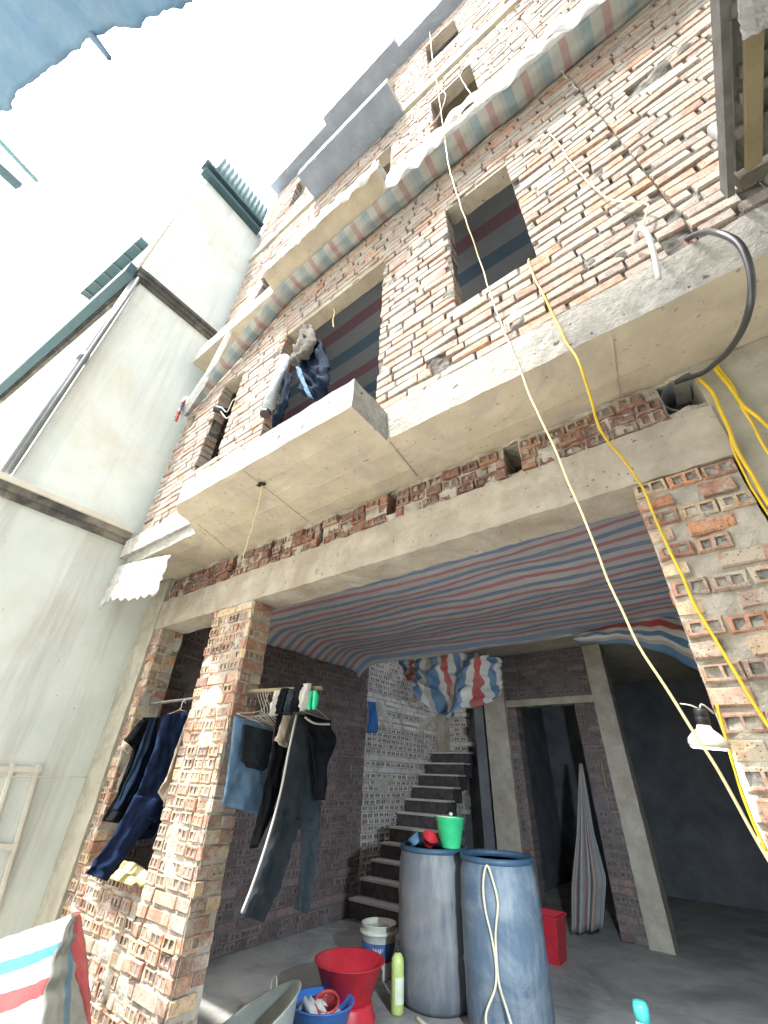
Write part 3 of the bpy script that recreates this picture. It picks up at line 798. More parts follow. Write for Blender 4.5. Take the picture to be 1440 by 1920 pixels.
# ---- turn the laid bricks into objects: the largest in the picture one by one, the rest as one part
def pix(bk):
    fr, u, v, w, h = bk[:5]
    c = [proj(fr.p(u + a * w / 2, v + b2 * h / 2, 0)) for a, b2 in ((-1, -1), (1, -1), (1, 1), (-1, 1))]
    if any(q is None for q in c): return 0
    if not all(-10 < q[0] < 1450 and -10 < q[1] < 1930 for q in c): return 0
    return abs(sum(c[i][0] * c[(i + 1) % 4][1] - c[(i + 1) % 4][0] * c[i][1] for i in range(4))) / 2
order = sorted([i for i, bk in enumerate(BRICKS) if bk[9]], key=lambda i: -pix(BRICKS[i]))
single = set(order[:300])
VAR = {}
def variant(kind, mats, rng):
    k = (kind, mats[0].name, mats[1].name, rng.randrange(6))
    if k not in VAR:
        L = 0.215 if kind == 's' else 0.105
        v, f, mi = brick_geo(L, 0.06, 0.1, kind, random.Random(hash(k[3]) + len(VAR)))
        me = bpy.data.meshes.new('brick'); me.from_pydata([(a.x, -a.z, a.y) for a in v], [], f)
        me.polygons.foreach_set('material_index', mi)
        for q in mats: me.materials.append(q)
        VAR[k] = (me, L)
    return VAR[k]
SV, SF, SM, ST_ = [], [], [], []
MATS = []
rng = random.Random(99)
for i, (fr, u, v, w, h, d, kind, mats, part, front, proud, tilt) in enumerate(BRICKS):
    if i in single:
        me, L = variant(kind, mats, rng)
        o = bpy.data.objects.new('brick', me); COL.objects.link(o)
        ang = math.atan2(fr.u.y, fr.u.x)
        o.parent = part
        o.location = fr.p(u, v, proud)
        o.rotation_euler = (rng.uniform(-.03, .03), tilt, ang + rng.uniform(-.03, .03))
        o.scale = (w / L, d / 0.1, h / 0.06)
    else:
        vv, ff, mi = brick_geo(w, h, d, kind, rng, proud)
        n = len(SV); t = rng.random()
        ca, sa = math.cos(tilt), math.sin(tilt)
        SV += [fr.p(u + a.x * ca - a.y * sa, v + a.x * sa + a.y * ca, a.z) for a in vv]
        ST_ += [t] * len(vv)
        for q in mats:
            if q not in MATS: MATS.append(q)
        ix = (MATS.index(mats[0]), MATS.index(mats[1]))
        SF += [tuple(k + n for k in q) for q in ff]; SM += [ix[k] for k in mi]
me = bpy.data.meshes.new('brickwork')
me.from_pydata([tuple(p) for p in SV], [], SF)
me.polygons.foreach_set('material_index', SM)
a_ = me.attributes.new('tint', 'FLOAT', 'POINT'); a_.data.foreach_set('value', ST_)
tag(link('brickwork', me, MATS, house), kind='stuff')

# ------------------------------------------------------------------ tarpaulins of the house
def ceil_room(u, v):
    x = lerp(-3.87, 0.31, u); y = lerp(0.235, 2.86, v)
    z = 2.535 + 0.012 * math.sin(y * 7 + x) + 0.02 * nz((x, y, 0), 1.6) + 0.012 * nz((x * 1.5, y * 5, 3), 1.6) + 0.006 * nz((x * 9, y * 9, 5), 1.5)
    y += 0.03 * nz((x * 1.3, y * 1.3, 7), 1.5)
    z -= 0.16 * max(0, 1 - (x + 3.87) / 0.30) ** 2
    if v > 0.96: z -= (v - 0.96) / 0.04 * 0.07
    z -= 0.02 * math.sin(u * math.pi)
    return (x, y, z)
t = sheet('ceiling_tarpaulin', ceil_room, 70, 60, M['tarp_room'], None, 0.003, uvs=(4.2, 2.7))
tag(t, 'faded red and blue striped tarpaulin stretched under the ground floor ceiling', 'tarpaulin')

def ceil_up(u, v):
    x = lerp(-3.88, 1.7, u); y = lerp(-0.17, 2.95, v)
    return (x, y, 5.30 + 0.03 * nz((x, y, 4), 1.5) + 0.015 * math.sin(y * 6))
t = sheet('ceiling_tarpaulin', ceil_up, 40, 40, M['tarp_skytint'], None, 0.003, uvs=(5.6, 3.1))
tag(t, 'dark striped tarpaulin ceiling seen through the second floor window openings', 'tarpaulin')

def back_roll(u, v):
    a = at(690, 1243, Y=2.9); b_ = at(1300, 1148, Y=2.9)
    p = a.lerp(b_, u); ang = -0.6 + v * 3.6
    r = 0.055 + 0.02 * nz((u * 6, v, 1), 1.3)
    return p + Vector((0, -math.cos(ang) * r, math.sin(ang) * r - 0.02 + 0.012 * math.sin(u * 17)))
t = sheet('tarpaulin_edge', back_roll, 60, 10, M['tarp_grey'], None, 0.004, uvs=(0.14, 0.3))
tag(t, 'pale rolled tarpaulin hem hanging along the rear end of the striped ceiling', 'tarpaulin')

def drape(u, v):
    top = [at(1075, 1190, Y=2.95), at(1150, 1160, Y=2.95), at(1230, 1145, Y=2.9), at(1310, 1150, Y=2.9)]
    bot = [at(1080, 1205, Y=2.8), at(1170, 1208, Y=2.75), at(1245, 1222, Y=2.75), at(1320, 1265, Y=2.8)]
    p = poly(top, u).lerp(poly(bot, u), v)
    p.y -= 0.10 * math.sin(v * math.pi) + 0.03 * nz((u * 5, v * 3, 2), 1.5)
    p.z += 0.02 * nz((u * 7, v * 4, 5), 1.5)
    return p
t = sheet('sagging_tarpaulin', drape, 30, 16, M['tarp'], None, 0.004, uvs=(1.2, 0.42))
tag(t, 'sagging white red and blue tarpaulin fold in the upper right rear corner of the room', 'tarpaulin')

def flap(u, v):
    top = [at(738, 1233, Y=3.02), at(800, 1224, Y=2.98), at(870, 1222, Y=2.95), at(938, 1232, Y=2.95)]
    bot = [at(742, 1242, Y=3.02), at(818, 1334, Y=2.95), at(856, 1346, Y=2.9), at(930, 1296, Y=2.95)]
    p = poly(top, u).lerp(poly(bot, u), v)
    p.y += 0.16 * math.sin(u * 13 + v * 2) * (0.2 + v) + 0.10 * nz((u * 6, v * 4, 8), 1.7); p.x += 0.05 * nz((u * 8, v * 5, 3), 1.6); p.z += 0.03 * nz((u * 9, v * 6, 1), 1.6)
    return p
t = sheet('torn_tarpaulin', flap, 60, 40, M['tarp_v'], None, 0.003, uvs=(1.05, 0.6))
tag(t, 'torn red white and blue tarpaulin hanging in a point before the stairwell', 'tarpaulin')

# strip of tarpaulin under the ledge of the third floor
def zw(x): 
    if x > -2.35: return 5.435
    return lerp(5.435, 4.60, min(1, (-2.35 - x) / 1.6))
def ledge(u, v):
    x = lerp(-3.97, 1.85, u)
    zf = 5.43 if x > -2.3 else lerp(5.43, 4.66, min(1, (-2.3 - x) / 1.65))
    a = Vector((x, UPY - 0.012, zw(x))); b_ = Vector((x, -0.575 if x > -2.3 else lerp(-0.575, -0.50, (-2.3 - x) / 1.65), zf))
    p = a.lerp(b_, v); p.z -= 0.025 * math.sin(v * math.pi) + 0.02 * nz((x * 3, v * 2, 0), 1.4) + 0.012 * nz((x * 11, v * 5, 2), 1.4) * math.sin(v * math.pi)
    return p
t = sheet('ledge_tarpaulin', ledge, 120, 8, M['tarp_ledge'], None, 0.003, uvs=(5.82, 0.2))
tag(t, 'long striped tarpaulin strip stretched under the third floor ledge', 'tarpaulin')

def hem(x0, x1, y, zt, zb, seed, amp):
    def fn(u, v):
        x = lerp(x0, x1, u)
        n1 = nz((x * 1.7, seed, 0), 1.3); n2 = nz((x * 6, seed, v), 1.0)
        low = zb + amp * n1 + 0.03 * n2 + 0.05 * nz((x * 3.3, seed + 9, 0), 1.6) + 0.02 * nz((x * 15, seed, 2), 1.2)
        z = lerp(zt, low, v)
        return (x, y - 0.03 * math.sin(v * 3) - 0.05 * v * abs(n1) - 0.03 * v * n2 + 0.012 * math.sin(x * 31 + v * 3), z + 0.01 * n2)
    return fn
t = sheet('plastic_sheet', hem(-2.45, -0.93, -0.757, 5.50, 5.36, 3, 0.16), 60, 10, M['film'], None, 0.003)
tag(t, 'crumpled milky plastic sheet hanging from the third floor balcony', 'plastic sheet')
t = sheet('plastic_sheet', hem(-0.95, 1.45, -0.60, 5.70, 5.36, 6, 0.24), 110, 14, M['film'], None, 0.003)
tag(t, 'long milky plastic sheet folded over the third floor ledge right of the balcony', 'plastic sheet')
def endstrip(u, v):
    a = at(487, 523, Y=-0.60); pts = [at(487, 523, Y=-0.62), at(440, 595, Y=-0.58), at(385, 700, Y=-0.54), at(336, 772, Y=-0.50)]
    p = poly(pts, u); w_ = lerp(0.05, 0.09, u)
    return p + Vector((0.02 * v, 0.05 * v, -w_ * v + 0.02 * nz((u * 9, v, 3), 1.2)))
t = sheet('plastic_sheet', endstrip, 40, 5, M['film'], None, 0.003)
tag(t, 'narrow pale plastic edge running down to the left end of the ledge tarpaulin', 'plastic sheet')
b = MB()
for k in range(5):
    p = at(352 - k * 4, 745 + k * 8, Y=-0.50); q = at(338 - k * 2, 765 + k * 6, Y=-0.52)
    b.tube(spline([p, p.lerp(q, 0.5) + Vector((0.02, -0.02, 0.02 * k)), q]), [0.012 + 0.004 * (i % 3) for i in range(17)], 6, mi=k % 3)
tag(b.build('tarpaulin_knot', [M['film'], M['red_dull'], M['denim_light']], None, True), 'knotted rag of red and blue plastic at the left end of the ledge', 'rag')

# cement sack sheet stuck under the left slab lip
def sack(u, v):
    top = [at(222, 1062, Y=-0.435), at(270, 1050, Y=-0.435), at(320, 1040, Y=-0.435)]
    bot = [at(180, 1148, Y=-0.44), at(205, 1128, Y=-0.45), at(250, 1128, Y=-0.46), at(292, 1118, Y=-0.45)]
    jag = 0.035 * (abs((u * 9) % 1 - 0.5) * 2) * v
    p = poly(top, u).lerp(poly(bot, u), v) + Vector((0, 0.015 * nz((u * 9, v * 7, 0), 1.5), jag))
    return p
t = sheet('cement_sack', sack, 44, 20, M['sack'], None, 0.005)
tag(t, 'white torn sack sheet with jagged hem hanging under the left slab corner', 'sack')

# ------------------------------------------------------------------ white neighbour on the left
NX, NY = -4.15, -1.41
nb = empty('neighbour_house', Vector((NX - 2, NY + 2, AZ)), 'white plastered house with dark cornices along the left edge', 'house')
FD = Vector((-1, -0.095, 0)).normalized()
far = Vector((NX, NY, 0)) + FD * 11
def foot(p, yend=9.0):
    c = Vector((NX + p, NY - p, 0)); f2 = far + Vector((0, -p, 0))
    return [(c.x, c.y), (c.x, yend), (f2.x, yend), (f2.x, f2.y)]
def block(name, p, z0, z1, mat_, yend=9.0):
    o = foot(p, yend); n = len(o)
    v = [(x, y, z0) for x, y in o] + [(x, y, z1) for x, y in o]
    f = [tuple(range(n))[::-1], tuple(range(n, 2 * n))] + [(i, (i + 1) % n, n + (i + 1) % n, n + i) for i in range(n)]
    return mesh(name, v, f, mat_, nb)
block('lower_wall', 0, AZ, 2.98, M['plaster'])
block('upper_wall', -0.002, 2.98, 6.22, M['plaster_white'])
block('upper_wall', -0.004, 6.22, 9.45, M['plaster_white'])
M['cornice_top'] = surface('pale cornice edge', (0.52, 0.50, 0.43), (0.62, 0.60, 0.53), 5, 0.9, 0.3, 50)
for zc, m1, m2 in ((2.96, M['cornice'], M['cornice_top']), (6.16, M['cornice'], M['cornice'])):
    block('cornice', 0.035, zc, zc + 0.05, m1, -0.41)
    block('cornice', 0.065, zc + 0.052, zc + 0.11, m1, -0.41)
    block('cornice', 0.09, zc + 0.112, zc + 0.16, m2, -0.41)
b = MB(); b.box(NX - 0.02, NX + 0.12, NY - 0.12, -0.41, 9.30, 9.38); b.box(NX - 0.02, NX + 0.07, NY - 0.07, -0.41, 9.382, 9.46); b.box(NX - 0.02, NX + 0.16, NY - 0.16, -0.41, 9.462, 9.52)
b.build('roof_fascia', M['teal'], nb)
b = MB(); p = Vector((NX + 0.02, NY - 0.13, 6.24)); b.bar(p, p + FD * 9, 0.10, 0.20); b.build('street_fascia', M['teal'], nb)
# drain pipes down the corner, with a coupling
def onc(z, dx, dy): return Vector((NX + dx, NY + dy, z))
for k, (dx, dy, r) in enumerate(((-0.02, -0.05, 0.034), (0.03, -0.035, 0.022))):
    b = MB(); b.tube([onc(3.16, dx, dy), onc(4.2, dx - 0.012 * k, dy), onc(5.2, dx + 0.01, dy), onc(6.18, dx, dy)], r, 12)
    if k == 0: b.tube([onc(4.62, dx, dy), onc(4.74, dx, dy)], 0.046, 12)
    b.build('drain_pipe', M['pipe_grey'], nb, True)
b = MB(); b.tube([onc(6.4, -0.06, -0.08), onc(9.3, -0.06, -0.08)], 0.016, 8); b.tube([onc(6.4, -0.16, -0.09), onc(9.3, -0.16, -0.09)], 0.012, 8)
b.build('drain_pipe', M['wire'], nb, True)
# corrugated parapet
M['corrugated_lit'] = plain('sunlit corrugated sheet', (0.62, 0.64, 0.64), 0.5)  # front run of the parapet, overexposed sunlight put into its pale colour
def corr(p0, p1, nrm, z0, z1, name, mt_=None):
    L = (p1 - p0).length; n = int(L / 0.02)
    def fn(u, v):
        return p0.lerp(p1, u) + nrm * (0.016 * math.sin(u * L * 2 * math.pi / 0.085)) + Vector((0, 0, lerp(z0, z1, v)))
    return sheet(name, fn, n, 2, mt_ or M['corrugated'], nb, 0.003)
corr(Vector((NX + 0.03, NY, 0)), Vector((NX + 0.03, -0.40, 0)), Vector((1, 0, 0)), 9.6, 10.35, 'corrugated_parapet')
corr(Vector((NX, NY - 0.03, 0)), Vector((NX, NY - 0.03, 0)) + FD * 5.0, Vector((0, 1, 0)), 9.6, 10.4, 'corrugated_parapet', M['corrugated_lit'])
# ledge awning on the street face
a = at(150, 550, X=-7.0); c = at(262, 447, Z=a.z)
b = MB(); d = (c - a)
b.add([a, c, c + Vector((0, 0.22, 0)), a + Vector((0, 0.22, 0)), a + Vector((0, 0, 0.06)), c + Vector((0, 0, 0.06)), c + Vector((0, 0.22, 0.06)), a + Vector((0, 0.22, 0.06))],
      [(0, 1, 2, 3), (4, 5, 6, 7), (0, 1, 5, 4), (1, 2, 6, 5), (2, 3, 7, 6), (3, 0, 4, 7)])
for k in range(6):
    p = a.lerp(c, (k + 0.5) / 6); b.bar(p + Vector((0, -0.01, -0.015)), p + Vector((0, 0.20, -0.015)), 0.012, 0.02, mi=1)
b.build('street_awning', [M['teal'], M['pipe_grey']], nb)
# grille frame on the side wall
g = empty('window_grille', at(20, 1560, X=NX + 0.01), 'pale rusty window grille on the plaster wall at the left edge', 'grille')
b = MB()
def ng(x, y): return at(x, y, X=NX + 0.02)
b.bar(ng(-60, 1441), ng(78, 1443), 0.02, 0.035); b.build('rail', M['cornice_top'], g)
b = MB(); b.bar(ng(-60, 1586), ng(33, 1588), 0.02, 0.03); b.build('rail', M['cornice_top'], g)
for (x0, y0, x1, y1) in ((73, 1432, -12, 1720), (25, 1430, -40, 1640)):
    b = MB(); b.bar(ng(x0, y0), ng(x1, y1), 0.02, 0.025, up=Vector((1, 0, 0))); b.build('bar', M['cornice_top'], g)
b = MB(); b.tube(spline([at(-30, 1456, X=-4.08), at(60, 1457, X=-4.1), at(163, 1457, X=-4.12)]), 0.004, 6)
tag(b.build('wall_wire', M['wire'], None, True), 'thin pale wire along the plaster wall at the left edge', 'wire')

oh = empty('shade_house', Vector((3, -5, AZ)), 'plain plastered house added unseen behind the viewer to shade the pier', 'house')  # unseen house, added to shade the pier and the right-hand wall
b = MB(); b.box(-0.8, 8.0, -9.0, -3.1, AZ, 8.8); b.build('wall', M['plaster'], oh)
b = MB(); b.box(-0.85, 8.05, -9.05, -3.03, 8.81, 8.95); b.build('roof', M['concrete'], oh)
b = MB(); b.box(0.6, 1.5, -3.1 + 0.002, -3.06, AZ, 1.7); b.build('door', M['wood'], oh)
b = MB(); b.box(2.4, 3.4, -3.1 + 0.002, -3.06, 0.6, 1.8); b.build('window', M['teal'], oh)
# things above, beyond the alley
def blue(u, v):
    e = [at(-160, 300, Z=5.5), at(-60, 250, Z=5.5), at(0, 212, Z=5.5), at(25, 192, Z=5.5), at(58, 150, Z=5.5), at(95, 130, Z=5.5), at(125, 105, Z=5.5), at(165, 72, Z=5.5), at(215, 58, Z=5.5), at(262, 44, Z=5.5), at(300, 28, Z=5.5), at(345, 8, Z=5.5), at(380, -18, Z=5.5), at(470, -60, Z=5.5)]
    p = poly(e, u)
    o = Vector((-0.1, -0.9, 0.25)) * 1.5
    jag = 0.05 * nz((u * 17, 0, 0), 1.0) + 0.02 * nz((u * 45, 3, 0), 1.0)
    q = p + o * max(0, v) + Vector((0, jag * (1 - v), 0.05 * nz((u * 9, v * 4, 1), 1.3)))
    return q
t = sheet('overhead_tarpaulin', blue, 110, 30, M['tarp_blue'], None, 0.004, uvs=(3, 1.5))
tag(t, 'blue plastic sheet with a ragged edge overhead in the upper left corner', 'tarpaulin')
b = MB(); b.tube(spline([at(172, 66, Z=5.5), at(186, 84, Z=5.45), at(205, 109, Z=5.4)]), [0.03 - 0.0006 * i for i in range(17)], 6)
tag(b.build('hanging_strap', M['tarp_blue'], None, True), 'short strap hanging from the edge of the blue overhead sheet', 'strap')
aw = empty('far_eave', at(0, 300, X=-8.0), 'teal gutter and grey eave board against the sky at the left edge', 'eave')
b = MB(); p, q = at(-60, 201, X=-8.0), at(70, 340, X=-8.0); b.tube([p, q], 0.045, 8); b.build('gutter', M['corrugated'], aw)
b = MB(); p, q = at(-60, 262, X=-8.0), at(36, 350, X=-8.0); b.bar(p, q, 0.10, 0.16); b.build('eave_board', M['teal'], aw)

# ------------------------------------------------------------------ scaffold deck at the top right
sd = empty('scaffold_deck', Vector((1.0, -0.8, 3.1)), 'weathered wooden scaffold deck seen from below in the upper right corner', 'scaffold')
b = MB(); b.box(0.652, 1.7, -1.7, -0.47, 3.092, 3.110); b.build('plywood', M['plywood'], sd)
b = MB(); b.box(0.612, 0.634, -1.7, -0.412, 3.055, 3.125); b.build('edge_rail', M['steel'], sd)
b = MB(); b.box(0.652, 1.7, -0.455, -0.412, 3.06, 3.125); b.build('end_rail', M['wood'], sd)
for y in (-1.45, -1.2, -0.955, -0.79, -0.715, -0.615):
    b = MB(); s = 0.016
    b.box(0.625 if y < -0.9 or y > -0.7 else 0.66, 1.7, y - s, y + s, 3.062, 3.090)
    b.build('cross_batten', M['plywood'], sd)
b = MB(); b.box(0.664, 0.708, -1.7, -0.485, 3.036, 3.058); b.build('plank', M['wood_pale'], sd)
b = MB(); b.box(0.80, 0.90, -1.7, -0.46, 3.036, 3.058); b.build('plank', M['wood'], sd)
b = MB(); b.tube([Vector((0.745, -0.40, 2.97)), Vector((0.745, -0.40, 3.6))], 0.022, 10); b.build('upright', M['steel'], sd, True)
def dsh(u, v):
    l = [at(1383, -40, Z=3.02), at(1384, 30, Z=3.0), at(1392, 76, Z=2.99)]; r = [at(1470, -40, Z=3.02), at(1465, 20, Z=3.0), at(1460, 42, Z=2.99)]
    p = poly(l, v).lerp(poly(r, v), u); p.z += 0.012 * nz((u * 6, v * 6, 0), 1.6); return p
t = sheet('plastic_sheet', dsh, 20, 20, M['film'], None, 0.003)
tag(t, 'crinkled pale blue plastic sheet under the scaffold deck in the upper right corner', 'plastic sheet')

# ------------------------------------------------------------------ cables, hoses and pipes
def cable(name, pts, r, mat_, label, cat='cable', n=10, seg=8):
    q_ = spline(pts, n); q_ = [p + nzv(p, 7.0) * 0.006 + nzv(p, 2.5) * 0.006 for p in q_]
    b = MB(); b.tube(q_, r, seg)
    return tag(b.build(name, mat_, None, True), label, cat)
def A(x, y, Y): return at(x, y, Y=Y)
cable('hanging_cable', [A(806, 60, -0.43), A(812, 120, -0.43), A(822, 172, -0.43), A(838, 290, -0.62), A(866, 390, -0.62), A(900, 490, -0.5), A(932, 590, -0.45), A(960, 660, -0.45), A(1020, 800, -0.42), A(1100, 985, -0.36), A(1170, 1150, -0.32), A(1280, 1340, -0.28), A(1360, 1475, -0.26), A(1460, 1650, -0.24)], 0.0037, M['cable_pale'], 'long pale yellow cable hanging from the fourth floor window past the pier')
cable('hanging_cable', [A(990, 486, -0.30), A(994, 500, -0.40), A(1030, 580, -0.405), A(1060, 640, -0.41), A(1090, 692, -0.43), A(1108, 750, -0.36), A(1130, 810, -0.25), A(1200, 905, -0.06), A(1240, 1000, -0.03), A(1300, 1130, -0.03), A(1370, 1245, -0.03), A(1460, 1390, -0.03)], 0.005, M['cable'], 'yellow cable from the second floor window running down the pier')
for k, (pts, r, lb) in enumerate((
        ([A(1308, 705, -0.02), A(1345, 755, -0.03), A(1385, 845, -0.04), A(1420, 905, -0.05), A(1470, 985, -0.06)], 0.0068, 'thick yellow cable beside the pier, leftmost of the bunch on the grey wall'),
        ([A(1338, 682, -0.02), A(1362, 722, -0.02), A(1395, 760, -0.03), A(1425, 785, -0.04), A(1475, 830, -0.05)], 0.0068, 'thick yellow cable, uppermost of the bunch on the grey rendered wall'),
        ([A(1345, 680, -0.02), A(1372, 728, -0.02), A(1412, 795, -0.03), A(1430, 830, -0.04), A(1470, 890, -0.05)], 0.005, 'thin yellow cable in the middle of the bunch on the grey wall'),
        ([A(1362, 790, -0.035), A(1380, 850, -0.03), A(1405, 905, -0.03), A(1425, 935, -0.03), A(1470, 1010, -0.03)], 0.004, 'thin yellow cable along the right edge of the brick pier'))):
    cable('yellow_cable', pts, r, M['cable'], lb)
cable('lamp_cable', [A(1345, 1318, -0.06), A(1362, 1385, -0.05), A(1378, 1445, -0.05), A(1396, 1500, -0.05), A(1440, 1600, -0.05)], 0.0042, M['cable'], 'yellow cable leading down from the lamp along the edge of the pier')
cable('black_hose', [A(1290, 447, -0.385), A(1312, 437, -0.43), A(1345, 436, -0.52), A(1380, 452, -0.55), A(1402, 487, -0.55), A(1409, 540, -0.52), A(1402, 590, -0.45), A(1380, 640, -0.32), A(1345, 678, -0.20), A(1305, 705, -0.08), A(1270, 717, 0.0)], 0.0108, M['hose_black'], 'black hose looping from the upper wall down to the drain hole', 'hose', 10, 10)
cable('white_pipe', [A(1190, 458, -0.40), A(1192, 440, -0.43), A(1200, 429, -0.46), A(1211, 433, -0.48), A(1221, 455, -0.48), A(1230, 490, -0.47), A(1235, 520, -0.46)], 0.0105, M['pvc'], 'bent white plastic pipe stub sticking out of the upper wall', 'pipe', 8, 10)
cable('thin_wire', [A(1005, 278, -0.39), A(1030, 252, -0.40), A(1060, 290, -0.40), A(1090, 328, -0.40), A(1125, 362, -0.40), A(1160, 378, -0.41), A(1208, 384, -0.41), A(1214, 392, -0.41), A(1206, 425, -0.41)], 0.004, M['cable_pale'], 'thin yellow wire wandering over the upper brick wall to the white pipe', 'wire')
cable('white_string', [A(1053, 133, -0.58), A(1062, 148, -0.5), A(1070, 152, -0.42), A(1076, 164, -0.40), A(1085, 168, -0.395)], 0.003, M['white_cloth'], 'short white string below the plastic sheet on the upper wall', 'string')
cable('soffit_wire', [at(492, 905, Z=2.69), A(488, 930, -0.45), A(472, 985, -0.30), A(460, 1025, -0.15), A(455, 1055, -0.02)], 0.0035, M['cable_pale'], 'thin yellow wire drooping from the balcony underside to the beam', 'wire')
b = MB(); p = at(492, 905, Z=2.69)
for k in range(5): b.bar(p + Vector((random.uniform(-.03, .03), random.uniform(-.02, .02), -0.005)), p + Vector((random.uniform(-.03, .03), random.uniform(-.02, .02), -0.02)), 0.012, 0.012)
tag(b.build('wire_hook', M['black_plastic']), 'small black bundle of wire ends on the balcony underside', 'hook')
cable('dangling_wire', [A(622, 572, -0.30), A(628, 585, -0.30), A(624, 600, -0.30), A(625, 612, -0.30)], 0.006, M['cable_pale'], 'short yellow wire dangling in the balcony doorway', 'wire')
cable('window_rope', [A(806, 192, -0.40), A(808, 230, -0.45), A(825, 215, -0.45), A(836, 180, -0.44), A(826, 165, -0.42)], 0.006, M['white_cloth'], 'pale loop of rope at the third floor right window', 'rope')
cable('window_rope', [A(857, 135, -0.40), A(875, 165, -0.40), A(892, 186, -0.41)], 0.006, M['white_cloth'], 'straight pale cord across the third floor right window', 'rope')

# ------------------------------------------------------------------ clothes
def puff(mb, L, R, nu=8, nv=16, th=0.03, amp=0.012, seed=0, mi=0, nrm=Vector((1, 0, 0))):
    """a soft hanging shape between a left and a right outline"""
    v = []; nu = nu * 2; nv = nv * 2
    for s in (0, 1):
        for i in range(nu + 1):
            for j in range(nv + 1):
                u, w_ = i / nu, j / nv
                p = poly(L, w_).lerp(poly(R, w_), u)
                t_ = 0.6 * th * math.sqrt(max(0.0, 1 - (2 * u - 1) ** 2)) + 0.003
                fold = amp * (1.3 * math.sin(u * 9 + seed + 1.5 * w_) * (0.3 + w_) + 1.6 * nz((u * 4 + seed, w_ * 5, 0), 1.3) + 1.1 * nz((u * 7 + seed, w_ * 11 + u * 5, 3), 1.3))
                v.append(p + nrm * (fold + (t_ / 2 if s else -t_ / 2)))
    W = nv + 1; K = (nu + 1) * W; f = []
    for i in range(nu):
        for j in range(nv):
            a, b_, c_, d_ = i * W + j, (i + 1) * W + j, (i + 1) * W + j + 1, i * W + j + 1
            f.append((a, d_, c_, b_)); f.append((a + K, b_ + K, c_ + K, d_ + K))
    rim = [i * W for i in range(nu + 1)] + [nu * W + j for j in range(1, nv + 1)] + [i * W + nv for i in range(nu - 1, -1, -1)] + [j for j in range(nv - 1, 0, -1)]
    for i in range(len(rim)):
        a, b_ = rim[i], rim[(i + 1) % len(rim)]; f.append((a, b_, b_ + K, a + K))
    mb.add(v, f, mi)
def PX(X, *pts): return [at(x, y, X=X) for x, y in pts]

def hanger(mb, X, hook, a, c):
    h, p, q = at(*hook, X=X), at(*a, X=X), at(*c, X=X)
    mb.tube(spline([h + Vector((0, 0.01, 0.0)), h + Vector((0, 0, 0.02)), h + Vector((0, -0.012, 0)), h.lerp((p + q) / 2, 0.6), p]), 0.003, 6)
    mb.tube([h.lerp((p + q) / 2, 0.6), q], 0.003, 6)
    mb.tube([p, q], 0.0025, 6)

rod = MB(); rod.tube([Vector((-3.74, 0.10, 1.60)), Vector((-2.93, 0.10, 1.60))], 0.011, 8)
tag(rod.build('hanging_rod', M['steel'], None, True), 'thin rod across the ground floor window with clothes on it', 'rod')
rod = MB(); rod.tube([Vector((-2.52, 0.09, 1.605)), at(604, 1290, Y=0.09)], 0.012, 8)
tag(rod.build('hanging_rod', M['wood_pale'], None, True), 'rod sticking out of the brick pillar into the big opening', 'rod')

# left window
g = empty('jeans', at(310, 1345, X=-3.10), 'dark blue jeans hanging in the ground floor window, legs reaching the sill', 'jeans')
b = MB(); puff(b, PX(-3.10, (308, 1340), (288, 1400), (262, 1470), (238, 1520)), PX(-3.10, (352, 1335), (350, 1420), (335, 1490), (300, 1545)), 10, 14, 0.06, 0.012, 1); b.build('seat', M['denim'], g, True)
b = MB(); puff(b, PX(-3.09, (252, 1490), (215, 1560), (180, 1610), (161, 1638)), PX(-3.09, (318, 1500), (262, 1570), (222, 1630), (200, 1652)), 8, 16, 0.07, 0.010, 2); b.build('leg', M['denim'], g, True)
b = MB(); puff(b, PX(-3.16, (275, 1490), (250, 1540), (230, 1580)), PX(-3.16, (345, 1470), (312, 1530), (285, 1570)), 8, 12, 0.06, 0.010, 5); b.build('leg', M['denim'], g, True)
b = MB(); hanger(b, -3.10, (345, 1318), (308, 1342), (352, 1336)); b.build('hanger', M['wire'], g, True)
g = empty('shirt', at(260, 1400, X=-3.42), 'black shirt with pink trimmed sleeve hanging leftmost in the ground floor window', 'shirt')
b = MB(); puff(b, PX(-3.42, (268, 1345), (245, 1420), (220, 1490), (193, 1540)), PX(-3.42, (300, 1345), (285, 1430), (262, 1500), (232, 1545)), 8, 14, 0.04, 0.012, 3); b.build('body', M['black_cloth'], g, True)
b = MB(); puff(b, PX(-3.38, (262, 1350), (240, 1380), (232, 1388)), PX(-3.38, (285, 1350), (262, 1395), (248, 1405)), 6, 8, 0.03, 0.006, 4); b.build('sleeve', M['black_cloth'], g, True)
b = MB(); puff(b, PX(-3.37, (231, 1388), (227, 1400)), PX(-3.37, (249, 1404), (241, 1414)), 6, 3, 0.032, 0.003, 4); b.build('sleeve_trim', M['beige_cloth'], g, True)
g = empty('shirt', at(330, 1400, X=-2.97), 'cream shirt hanging between the jeans and the brick pillar', 'shirt')
b = MB(); puff(b, PX(-2.975, (352, 1345), (330, 1400), (312, 1455), (297, 1480)), PX(-2.975, (372, 1345), (352, 1410), (335, 1470), (310, 1515)), 8, 14, 0.03, 0.008, 7); b.build('body', M['beige_cloth'], g, True)
g = empty('trousers', at(240, 1480, X=-3.3), 'slate blue trousers hanging behind the jeans in the ground floor window', 'trousers')
b = MB(); puff(b, PX(-3.28, (282, 1345), (262, 1400), (240, 1460), (212, 1520)), PX(-3.28, (300, 1345), (280, 1420), (256, 1480), (224, 1522)), 6, 14, 0.04, 0.008, 9); b.build('leg', M['navy_cloth'], g, True)
